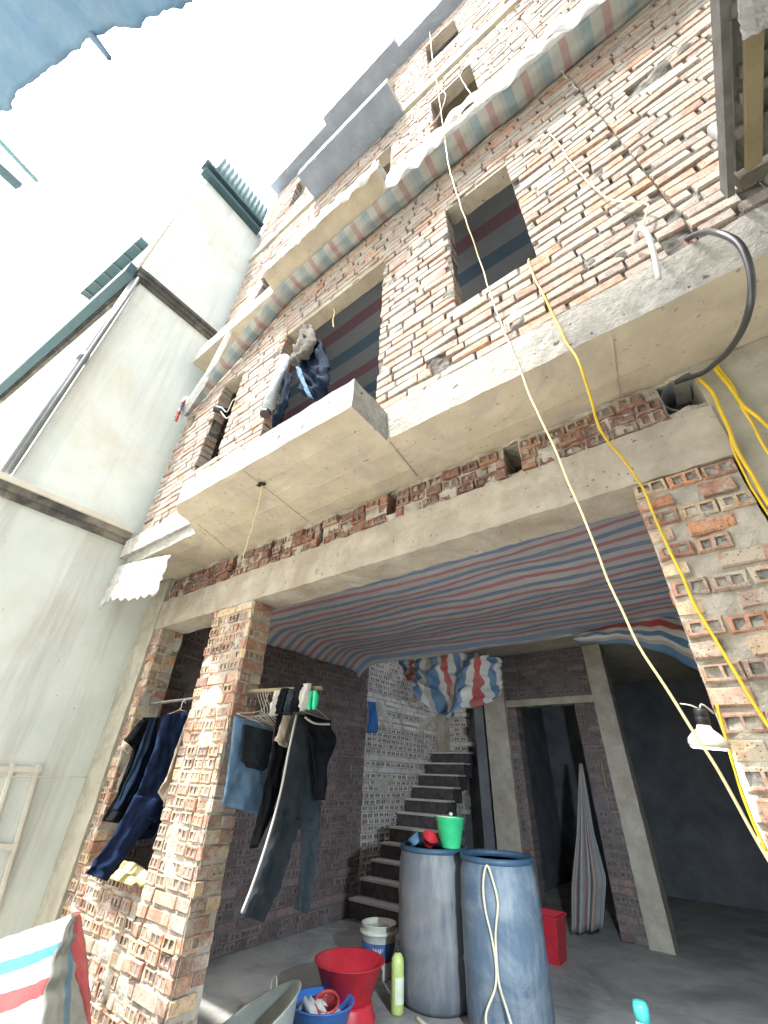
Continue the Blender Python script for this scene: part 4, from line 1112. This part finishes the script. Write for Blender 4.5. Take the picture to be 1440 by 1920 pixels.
def ragf(u, v):
    l = [at(205, 1632, Y=0.03), at(240, 1626, Y=0.03), at(283, 1638, Y=0.03)]
    p = poly(l, u) + Vector((0, -0.05 + 0.02 * v, 0)); p.z = 0.60 + 0.055 * math.sin(v * math.pi) * math.sin(u * math.pi) ** 0.5 + 0.012 * math.sin(v * 14); p.y += 0.16 * (v - 0.3); return p
t = sheet('rag', ragf, 20, 24, M['rag'], None, 0.006)
tag(t, 'folded yellow rag lying on the brick sill of the ground floor window', 'rag')

# garments on the rod at the pillar
g = empty('shorts', at(460, 1340, X=-2.36), 'light blue denim shorts hanging before the brick pillar', 'shorts')
b = MB(); puff(b, PX(-2.36, (440, 1342), (432, 1400), (424, 1460), (415, 1508)), PX(-2.36, (512, 1368), (505, 1420), (497, 1470), (484, 1528)), 10, 14, 0.035, 0.006, 1); b.build('denim', M['denim_light'], g, True)
b = MB(); puff(b, PX(-2.33, (456, 1358), (453, 1400), (452, 1425), (462, 1438)), PX(-2.33, (512, 1372), (508, 1410), (502, 1440), (492, 1446)), 8, 10, 0.02, 0.004, 2); b.build('pocket', M['grey_cloth'], g, True)
b = MB(); hanger(b, -2.36, (505, 1302), (444, 1338), (515, 1365)); b.build('hanger', M['wire'], g, True)
g = empty('trousers', at(530, 1340, X=-2.24), 'black trousers hanging beside the light blue shorts', 'trousers')
b = MB(); puff(b, PX(-2.24, (520, 1335), (510, 1410), (492, 1500), (472, 1592)), PX(-2.24, (552, 1330), (540, 1420), (518, 1510), (484, 1580)), 8, 16, 0.05, 0.008, 3); b.build('leg', M['black_cloth'], g, True)
g = empty('trousers', at(575, 1330, X=-2.05), 'charcoal trousers with pale piping, longest garment on the pillar rod', 'trousers')
b = MB(); puff(b, PX(-2.05, (556, 1338), (540, 1410), (524, 1490), (512, 1545)), PX(-2.05, (622, 1352), (612, 1420), (602, 1490), (590, 1560)), 12, 14, 0.06, 0.010, 4); b.build('seat', M['grey_cloth'], g, True)
b = MB(); puff(b, PX(-2.04, (518, 1520), (498, 1590), (474, 1660), (452, 1715)), PX(-2.04, (562, 1535), (540, 1610), (516, 1680), (488, 1728)), 8, 16, 0.07, 0.010, 5); b.build('leg', M['grey_cloth'], g, True)
b = MB(); puff(b, PX(-2.06, (566, 1535), (564, 1600), (560, 1650), (556, 1706)), PX(-2.06, (598, 1535), (590, 1610), (582, 1660), (574, 1712)), 8, 16, 0.07, 0.010, 6); b.build('leg', M['grey_cloth'], g, True)
b = MB(); b.tube(spline(PX(-2.02, (556, 1340), (541, 1410), (525, 1490), (500, 1580), (474, 1658), (453, 1712))), 0.006, 6); b.build('piping', M['white_cloth'], g, True)
b = MB(); hanger(b, -2.05, (585, 1297), (552, 1330), (618, 1350)); b.build('hanger', M['wire'], g, True)
g = empty('shirt', at(600, 1350, X=-1.98), 'black shirt with white collar line, rightmost on the pillar rod', 'shirt')
b = MB(); puff(b, PX(-1.98, (572, 1338), (578, 1380), (588, 1430), (596, 1500)), PX(-1.98, (620, 1355), (634, 1392), (616, 1430), (610, 1500)), 8, 12, 0.03, 0.008, 8); b.build('body', M['black_cloth'], g, True)
b = MB(); b.tube(spline(PX(-1.955, (572, 1345), (590, 1356), (618, 1358))), 0.006, 6); b.build('collar', M['white_cloth'], g, True)
g = empty('shirt', at(535, 1360, X=-2.12), 'grey beige shirt hanging in front of the black trousers', 'shirt')
b = MB(); puff(b, PX(-2.12, (538, 1325), (530, 1350), (520, 1380), (515, 1388)), PX(-2.12, (560, 1330), (552, 1360), (542, 1392), (535, 1402)), 6, 10, 0.03, 0.006, 4); b.build('body', M['beige_cloth'], g, True)
g = empty('sock_bundle', at(545, 1302, Y=0.09), 'white and dark socks bunched over the rod at the pillar', 'socks')
for k, (x, y, mm) in enumerate(((520, 1312, 'white_cloth'), (532, 1308, 'black_cloth'), (548, 1310, 'grey_cloth'), (560, 1303, 'black_cloth'), (575, 1300, 'white_cloth'))):
    p = at(x, y, Y=0.05); b = MB()
    puff(b, [p + Vector((-0.03, 0, 0.05)), p + Vector((-0.035, -0.01, -0.03)), p + Vector((-0.02, -0.01, -0.09))], [p + Vector((0.03, 0, 0.05)), p + Vector((0.03, -0.01, -0.02)), p + Vector((0.02, -0.01, -0.08))], 6, 8, 0.05, 0.008, k, nrm=Vector((0, 1, 0)))
    b.build('sock', M[mm], g, True)
b = MB()
for dx in (-0.012, 0.012):
    p = at(588, 1296, Y=0.06) + Vector((dx, 0, 0)); b.tube(spline([p, p + Vector((dx, 0, -0.04)), p + Vector((dx * 0.4, 0, -0.095))]), [0.012, 0.012, 0.014, 0.016, 0.017, 0.018, 0.018, 0.018, 0.018, 0.018, 0.018, 0.017, 0.016, 0.015, 0.013, 0.011, 0.008], 8)
tag(b.build('clothes_peg', M['green_clip'], None, True), 'bright green clothes peg at the end of the pillar rod', 'peg')
g = empty('spare_hangers', at(490, 1310, X=-2.3), 'bare wire hangers on the rod next to the brick pillar', 'hangers')
for k in range(4):
    b = MB(); hanger(b, -2.42 + 0.035 * k, (486 + 5 * k, 1303), (462 + 8 * k, 1345), (520 + 6 * k, 1372)); b.build('hanger', M['wire'], g, True)
def tow(u, v): 
    p = at(lerp(690, 706, u), lerp(1316, 1374, v), X=-3.84); p.x += 0.02 * math.sin(u * 5 + v * 4); return p
t = sheet('towel', tow, 8, 12, M['blue_cloth'], None, 0.01)
tag(t, 'small blue towel hanging at the edge of the stairwell wall', 'towel')

# second floor balcony door
g = empty('jacket', A(585, 690, -0.42), 'dark navy jacket with beige shoulder hanging in the balcony doorway', 'jacket')
FY = Vector((0, 1, 0))
b = MB(); puff(b, [A(570, 640, -0.42), A(556, 690, -0.43), A(566, 720, -0.44), A(575, 748, -0.44)], [A(602, 640, -0.42), A(621, 690, -0.41), A(620, 725, -0.41), A(612, 742, -0.42)], 12, 14, 0.16, 0.03, 2, nrm=FY); b.build('body', M['navy_cloth'], g, True)
b = MB(); puff(b, [A(572, 612, -0.45), A(556, 650, -0.47), A(548, 690, -0.47)], [A(588, 612, -0.45), A(594, 640, -0.50), A(574, 670, -0.52)], 8, 10, 0.08, 0.02, 3, nrm=FY); b.build('shoulder', M['grey_beige'], g, True)
b = MB(); puff(b, [A(556, 690, -0.50), A(562, 715, -0.50), A(576, 742, -0.48)], [A(563, 690, -0.52), A(571, 715, -0.52), A(584, 745, -0.50)], 6, 10, 0.04, 0.008, 5, nrm=FY); b.build('lining', M['denim_light'], g, True)
g = empty('rolled_mat', A(512, 740, -0.45), 'rolled white and blue mat with a black end leaning in the balcony doorway', 'mat')
b = MB(); b.tube([A(536, 672, -0.42), A(518, 720, -0.44), A(499, 772, -0.47)], 0.045, 14)
M['mat'] = surface('patterned mat', (0.20, 0.30, 0.42), (0.62, 0.62, 0.58), 24, 0.8, 0.5, 40)
b.build('roll', M['mat'], g, True)
b = MB(); p = A(499, 772, -0.47); q = A(497, 777, -0.475); b.tube([p, q], 0.042, 14); b.build('end_cap', M['black_plastic'], g)
b = MB(); puff(b, [A(534, 700, -0.40), A(526, 750, -0.40), A(508, 800, -0.40)], [A(545, 700, -0.40), A(538, 750, -0.40), A(522, 790, -0.40)], 6, 10, 0.03, 0.015, 5, nrm=FY); 
tag(b.build('cloth_strip', M['navy_cloth'], None, True), 'dark blue cloth strip hanging beside the rolled mat', 'cloth')
b = MB(); p = A(401, 766, -0.44); b.tube([p, p + Vector((0.09, 0.12, 0.0))], 0.036, 14)
tag(b.build('pipe_stub', M['black_plastic'], None, True), 'black pipe stub at the left second floor window jamb', 'pipe')
b = MB(); b.tube(spline([A(416, 765, -0.40), A(426, 772, -0.40), A(436, 752, -0.40), A(446, 745, -0.40)]), 0.005, 6); b.tube(spline([A(414, 772, -0.40), A(424, 784, -0.40), A(431, 780, -0.40)]), 0.005, 6)
tag(b.build('loose_wire', M['wire'], None, True), 'curl of pale wire in the left second floor window', 'wire')

# ------------------------------------------------------------------ things on the ground
def cyl(c, prof, mat_, name, parent, n=28, axis=None, jit=0.0): 
    b = MB(); b.lathe(c, prof, n, axis, jit=jit); return b.build(name, mat_, parent, True)
def drum(c, r, h, mat_, label):
    g = empty('drum', Vector((c[0], c[1], FZ)), label, 'drum')
    base = (c[0], c[1], FZ)
    pr = [(r * 0.86, 0.0), (r * 0.97, 0.03), (r, 0.10), (r * 1.0, h * 0.33), (r * 1.025, h * 0.36), (r * 1.0, h * 0.39), (r * 1.0, h * 0.64), (r * 1.025, h * 0.67), (r * 1.0, h * 0.70), (r * 0.985, h * 0.88), (r * 0.93, h * 0.955), (r * 0.90, h * 0.965), (r * 0.88, h * 0.95), (r * 0.86, h * 0.6), (r * 0.8, h * 0.6)]
    cyl(base, pr, mat_, 'body', g, 40)
    cyl(base, [(r * 0.905, h * 0.955), (r * 0.97, h * 0.965), (r * 0.975, h), (r * 0.88, h), (r * 0.885, h * 0.955), (r * 0.905, h * 0.955)], M['drum_rim'], 'rim', g, 40)
    return g
drum((-2.165, 1.89), 0.267, 0.84, M['drum_grey'], 'dusty grey plastic drum, left of the two drums in the room')
drum((-1.612, 1.835), 0.262, 0.84, M['drum'], 'blue plastic drum with a hose over it, right of the two drums')
# hose over the right drum
fd = Vector((1.612, -3.535, 0)).normalized(); ctr = Vector((-1.612, 1.835, 0)); sdv = Vector((-fd.y, fd.x, 0))
def onD(s, z, off=0.012):
    ang = s / 0.252; d_ = fd * math.cos(ang) + sdv * math.sin(ang); q = ctr + d_ * (0.268 + off); return Vector((q.x, q.y, z))
s0 = -0.055
cable('cream_hose', [onD(s0, -0.10, 0.10), onD(s0 - 0.06, 0.02, 0.05), onD(s0 - 0.005, 0.16), onD(s0 - 0.005, 0.32), onD(s0 - 0.035, 0.48), onD(s0 - 0.03, 0.60), onD(s0 - 0.002, 0.69), onD(s0 + 0.03, 0.60), onD(s0 + 0.04, 0.50), onD(s0 + 0.012, 0.34), onD(s0 + 0.01, 0.18), onD(s0 + 0.045, 0.05, 0.05), onD(s0 + 0.09, -0.09, 0.12)], 0.0072, M['hose_cream'], 'cream hose hanging in a loop on the blue drum', 'hose', 8, 8)
cable('hose_end', [at(783, 1908, Z=FZ + 0.012), at(800, 1922, Z=FZ + 0.012), at(830, 1935, Z=FZ + 0.012)], 0.011, M['hose_cream'], 'loose end of a cream hose on the floor before the drums', 'hose')
# pails and basins
def pail(c, r0, r1, h, mat_, parent, name='body', n=28, tilt=None, wall=0.006):
    return cyl(c, [(r0 * 0.95, 0.0), (r0, 0.006), (r1, h * 0.97), (r1 * 1.05, h * 0.985), (r1 * 1.05, h), (r1 - wall, h), (r0 - wall, wall * 2), (r0 * 0.5, wall * 2)], mat_, name, parent, n, tilt)
c = at(845, 1592, Z=0.722) + Vector((-0.03, 0.06, 0))
g = empty('pail', c, 'green plastic pail standing on the rims of the two drums', 'pail')
pail(c, 0.072, 0.112, 0.19, M['green_pail'], g)
b = MB(); b.tube(spline([c + Vector((-0.11, 0, 0.185)), c + Vector((-0.05, -0.10, 0.195)), c + Vector((0.05, -0.105, 0.195)), c + Vector((0.11, 0, 0.185))]), 0.004, 6); b.build('handle', M['white_plastic'], g, True)
b = MB(); b.lathe(c + Vector((0, 0.02, 0.195)), [(0.01, 0.0), (0.018, 0.012), (0.01, 0.024)], 10); b.build('grip', M['white_plastic'], g, True)
c = at(797, 1585, Z=0.725) + Vector((0, 0.05, 0))
g = empty('bowl', c, 'small red bowl tipped on the rim of the grey drum', 'bowl')
pail(c, 0.035, 0.06, 0.07, M['red_plastic'], g, 'body', 20, Vector((0.5, -0.3, 0.8)))
c = at(775, 1583, Z=0.725) + Vector((0, 0.05, 0))
g = empty('bowl', c, 'small grey blue bowl beside the red bowl on the grey drum', 'bowl')
pail(c, 0.03, 0.052, 0.06, M['denim_light'], g, 'body', 20, Vector((-0.5, -0.3, 0.8)))

c = Vector((-2.47, 1.30, FZ))
g = empty('basin', c, 'overturned dull red plastic tub under the large red basin', 'basin')
cyl(c, [(0.175, 0.0), (0.18, 0.012), (0.170, 0.02), (0.156, 0.075), (0.15, 0.082), (0.05, 0.085)], M['red_plastic'], 'body', g, 32)
c2 = Vector((-2.47, 1.30, FZ + 0.087))
g = empty('basin', c2, 'large red plastic basin standing on the overturned red tub', 'basin')
pail(c2, 0.148, 0.222, 0.175, M['red_plastic'], g, 'body', 36)
c = at(598, 1905, Z=FZ) ; c = Vector((-2.42, 1.00, FZ))
g = empty('basin', c, 'blue plastic basin with a white cloth, in front of the red basin', 'basin')
pail(c, 0.13, 0.185, 0.16, M['blue_plastic'], g, 'body', 36)
b = MB(); puff(b, [c + Vector((-0.13, 0.05, 0.12)), c + Vector((-0.13, -0.10, 0.13))], [c + Vector((0.13, 0.05, 0.12)), c + Vector((0.12, -0.11, 0.135))], 10, 10, 0.07, 0.015, 3, nrm=Vector((0, 0, 1)))
tag(b.build('washing', M['white_cloth'], None, True), 'wet white cloth lying in the blue basin', 'cloth')
b = MB(); b.lathe(c + Vector((0.04, 0.0, 0.15)), [(0.07, 0), (0.076, 0.012), (0.07, 0.02), (0.06, 0.012), (0.07, 0)], 20, Vector((0.2, -0.3, 0.9)))
tag(b.build('ring', M['red_dull'], None, True), 'thin reddish plastic ring on the cloth in the blue basin', 'ring')
c = Vector((-2.50, 0.60, FZ + 0.0))
g = empty('basin', c, 'large grey plastic basin tipped on its side beside the pillar', 'basin')
ax = Vector((-0.34, -0.30, 0.88))
pail(c, 0.20, 0.30, 0.16, M['grey_plastic'], g, 'body', 40, ax)
b = MB(); n_ = ax.normalized(); d_ = Vector((-0.25, 0.9, 0.0)); d_ = (d_ - n_ * d_.dot(n_)).normalized(); p = c + n_ * 0.155 + d_ * 0.30; b.tube(spline([p + Vector((-.02, 0, -.05)), p + Vector((-.03, 0, .03)), p + Vector((.01, 0, .05)), p + Vector((.02, 0, -.03))]), 0.003, 6); b.build('wire_loop', M['wire'], g, True)
c = at(708, 1862, Z=FZ); c = Vector((-2.73, 1.96, FZ))
g = empty('paint_bucket', c, 'white paint bucket with a dark blue band standing by the stairs', 'bucket')
pail(c, 0.115, 0.135, 0.30, M['white_plastic'], g)
cyl(c + Vector((0, 0, 0.24)), [(0.137, 0), (0.150, 0.004), (0.152, 0.022), (0.137, 0.026)], M['white_plastic'], 'collar', g)
cyl(c + Vector((0, 0, 0.10)), [(0.1245, 0.0), (0.1335, 0.10)], M['label_blue'], 'printed_band', g)
for k in range(3):
    b = MB(); a0 = -1.25 + 0.16 * k
    for q in range(4):
        ang = a0 + 0.04 * q; z = 0.155 + 0.012 * math.sin(q * 1.7 + k)
        b.bar(c + Vector((0.1315 * math.cos(ang), 0.1315 * math.sin(ang), z - 0.012)), c + Vector((0.1318 * math.cos(ang), 0.1318 * math.sin(ang), z + 0.012)), 0.006, 0.003)
    b.build('print_mark', M['white_plastic'], g)
c = at(745, 1908, Z=FZ) + Vector((-0.03, 0.04, 0))
g = empty('bottle', c, 'pale green shampoo bottle with black pump before the grey drum', 'bottle')
cyl(c, [(0.036, 0), (0.042, 0.01), (0.043, 0.22), (0.040, 0.25), (0.026, 0.272), (0.014, 0.28)], M['bottle'], 'body', g, 20)
cyl(c + Vector((0, 0, 0.28)), [(0.013, 0), (0.014, 0.02), (0.006, 0.022), (0.006, 0.04), (0.011, 0.042), (0.011, 0.052)], M['black_plastic'], 'pump', g, 14)
b = MB()
vv = []; 
for k in range(9):
    a_ = math.radians(-75 + 12 * k); d_ = Vector((math.cos(a_), math.sin(a_), 0)) * 0.0437
    vv += [c + d_ + Vector((0, 0, 0.05)), c + d_ + Vector((0, 0, 0.17))]
b.add(vv, [(2 * k, 2 * k + 2, 2 * k + 3, 2 * k + 1) for k in range(8)]); b.build('label', M['bottle_label'], g, True)
c = at(826, 1905, Z=FZ) + Vector((0, 0.02, 0))
g = empty('bottle', c, 'dark slim bottle standing at the foot of the drums', 'bottle')
cyl(c, [(0.026, 0), (0.03, 0.01), (0.03, 0.14), (0.014, 0.19), (0.012, 0.21)], M['black_plastic'], 'body', g, 18)
cyl(c + Vector((0, 0, 0.21)), [(0.014, 0), (0.014, 0.035), (0.01, 0.04)], M['white_plastic'], 'cap', g, 14)
c = at(1032, 1800, Z=FZ)
g = empty('square_bucket', c, 'red square plastic bucket behind the blue drum', 'bucket')
b = MB(); o_ = [(-1, -1), (1, -1), (1, 1), (-1, 1)]
vv = [c + Vector((0.11 * x, 0.10 * y, 0)) for x, y in o_] + [c + Vector((0.145 * x, 0.13 * y, 0.30)) for x, y in o_] + [c + Vector((0.135 * x, 0.12 * y, 0.30)) for x, y in o_] + [c + Vector((0.10 * x, 0.09 * y, 0.015)) for x, y in o_]
ff = [(0, 1, 2, 3), (12, 13, 14, 15)] + [(r * 4 + i, r * 4 + (i + 1) % 4, r * 4 + 4 + (i + 1) % 4, r * 4 + 4 + i) for r in range(3) for i in range(4)]
b.add(vv, ff); b.build('body', M['red_plastic'], g)
b = MB()
for i in range(4):
    x, y = o_[i]; x2, y2 = o_[(i + 1) % 4]
    b.bar(c + Vector((0.148 * x, 0.133 * y, 0.295)), c + Vector((0.148 * x2, 0.133 * y2, 0.295)), 0.018, 0.02)
b.build('rim', M['red_plastic'], g)
c = at(1203, 1900, Y=1.5); c.z = FZ
g = empty('detergent_bottle', c, 'white bottle with turquoise cap at the bottom edge of the picture', 'bottle')
cyl(c, [(0.035, 0), (0.04, 0.01), (0.04, 0.28), (0.034, 0.32)], M['white_plastic'], 'body', g, 20)
M['teal_cap'] = plain('turquoise plastic', (0.08, 0.50, 0.45), 0.4)
cyl(c + Vector((0, 0, 0.32)), [(0.036, 0), (0.036, 0.05), (0.028, 0.065), (0.01, 0.068)], M['teal_cap'], 'cap', g, 20)
# curtain in the back doorway
def cur(u, v):
    Lp = [A(1086, 1432, 4.08), A(1082, 1560, 4.05), A(1072, 1660, 4.02), A(1072, 1750, 4.0)]; Rp = [A(1092, 1432, 4.08), A(1112, 1560, 4.02), A(1135, 1650, 3.98), A(1128, 1742, 3.95)]
    p = poly(Lp, v).lerp(poly(Rp, v), u); p.y += 0.05 * math.sin(u * 15) * min(1, v * 2) ; return p
t = sheet('door_curtain', cur, 40, 20, M['curtain'], None, 0.005, uvs=(0.5, 1.4))
tag(t, 'grimy striped curtain gathered at the right side of the back doorway', 'curtain')
cable('stick', [A(1128, 1430, 4.15), A(1136, 1478, 4.15)], 0.012, M['wood_pale'], 'short pale stick hanging on the brick beside the rear column', 'stick')

# lamp on the pier
c = A(1312, 1330, -0.06)
up = Vector((0.1, -0.05, 1)).normalized()
g = empty('work_lamp', c, 'lit white reflector lamp in a black socket at the edge of the brick pier', 'lamp')
base = c - up * 0.10
cyl(base, [(0.012, 0.0), (0.046, 0.001), (0.048, 0.010), (0.046, 0.022), (0.034, 0.036), (0.020, 0.048), (0.016, 0.060)], M['lamp_white'], 'reflector', g, 28, up)
cyl(base + up * 0.058, [(0.017, 0.0), (0.018, 0.02), (0.016, 0.022), (0.018, 0.024), (0.017, 0.040), (0.012, 0.045)], M['black_plastic'], 'socket', g, 18, up)
cyl(base - up * 0.004, [(0.005, 0.0), (0.038, 0.0), (0.044, 0.004)], M['lit'], 'lamp_face', g, 28, up)
b = MB(); p = base + up * 0.10
b.tube(spline([p, p + Vector((0.01, 0, 0.012)), p + Vector((0.03, 0.02, -0.01))]), 0.003, 6); b.tube(spline([p, p + Vector((-0.02, 0, 0.012)), p + Vector((-0.045, 0.0, 0.018))]), 0.002, 6)
b.build('lead', M['wire'], g, True)
ld = bpy.data.lights.new('lamp_light', 'SPOT'); ld.energy = 150.0; ld.color = (0.72, 0.86, 1.0); ld.shadow_soft_size = 0.04; ld.spot_size = math.radians(112); ld.spot_blend = 0.8
lo = bpy.data.objects.new('lamp_light', ld); COL.objects.link(lo)
lo.parent = g; lo.matrix_parent_inverse = INV[g.name]; lo.location = base - up * 0.012
lo.rotation_euler = Vector((-0.48, 0.72, -0.50)).to_track_quat('-Z', 'Y').to_euler()

# covered pile at the lower left
g = empty('covered_pile', A(60, 1850, -0.62), 'pile covered with a bright red white and blue striped sheet in the lower left corner', 'covered pile')
def cov(u, v):
    top = [A(-160, 1800, -0.78), A(0, 1762, -0.74), A(80, 1736, -0.70), A(136, 1714, -0.66)]
    bot = [A(-220, 2150, -0.95), A(-60, 2120, -0.92), A(40, 2090, -0.88), A(86, 2060, -0.84)]
    p = poly(top, u).lerp(poly(bot, u), v)
    p.y -= 0.05 * math.sin(v * math.pi) + 0.012 * nz((u * 7, v * 5, 0), 1.5)
    p.x += 0.006 * math.sin(v * 30 + u * 9) + 0.012 * nz((u * 9, v * 9, 4), 1.5)
    return p
sheet('front_cover', cov, 40, 34, M['tarp_bright'], g, 0.004, uvs=(1.2, 0.52))
def covtop(u, v):
    top = [A(-160, 1800, -0.78), A(0, 1762, -0.74), A(80, 1736, -0.70), A(136, 1714, -0.66)]
    p = poly(top, u); q = p + Vector((-0.02, 0.24, -0.45)); r_ = p.lerp(q, v); r_.z += 0.02 * math.sin(v * math.pi) + 0.01 * nz((u * 6, v * 6, 2), 1.5); return r_
sheet('top_cover', covtop, 30, 16, M['tarp_bright'], g, 0.004, uvs=(1.2, 0.4))
def covr(u, v):
    l = [A(136, 1714, -0.66), A(118, 1800, -0.72), A(100, 1900, -0.78), A(84, 2060, -0.84)]; r_ = [A(150, 1712, -0.60), A(163, 1790, -0.55), A(170, 1880, -0.52), A(176, 2060, -0.5)]
    p = Vector(cov(1, v)).lerp(poly(r_, v), u); p += Vector((0.02 * math.sin(u * 6), -0.02 * math.sin(u * 3.1), 0)) * v; p.x += 0.012 * nz((u * 6, v * 7, 6), 1.5); return p
sheet('side_cover', covr, 20, 30, M['tarp_grey'], g, 0.004, uvs=(0.34, 0.9))
def covb(u, v):
    l = [A(138, 1712, -0.655), A(128, 1760, -0.66), A(146, 1830, -0.60), A(158, 1900, -0.54), A(160, 2060, -0.52)]; r_ = [A(152, 1710, -0.595), A(162, 1780, -0.57), A(170, 1850, -0.54), A(174, 1920, -0.515), A(178, 2060, -0.49)]
    p = poly(l, v).lerp(poly(r_, v), u); p += Vector((0.012, -0.012, 0.004)); p.x += 0.006 * nz((u * 6, v * 9, 6), 1.5); return p
sheet('red_border', covb, 10, 34, M['tarp_red'], g, 0.004, uvs=(0.3, 0.9))
b = MB(); b.box(-3.3, -2.46, -0.66, -0.48, AZ, 0.30); b.build('core', M['wood'], g)
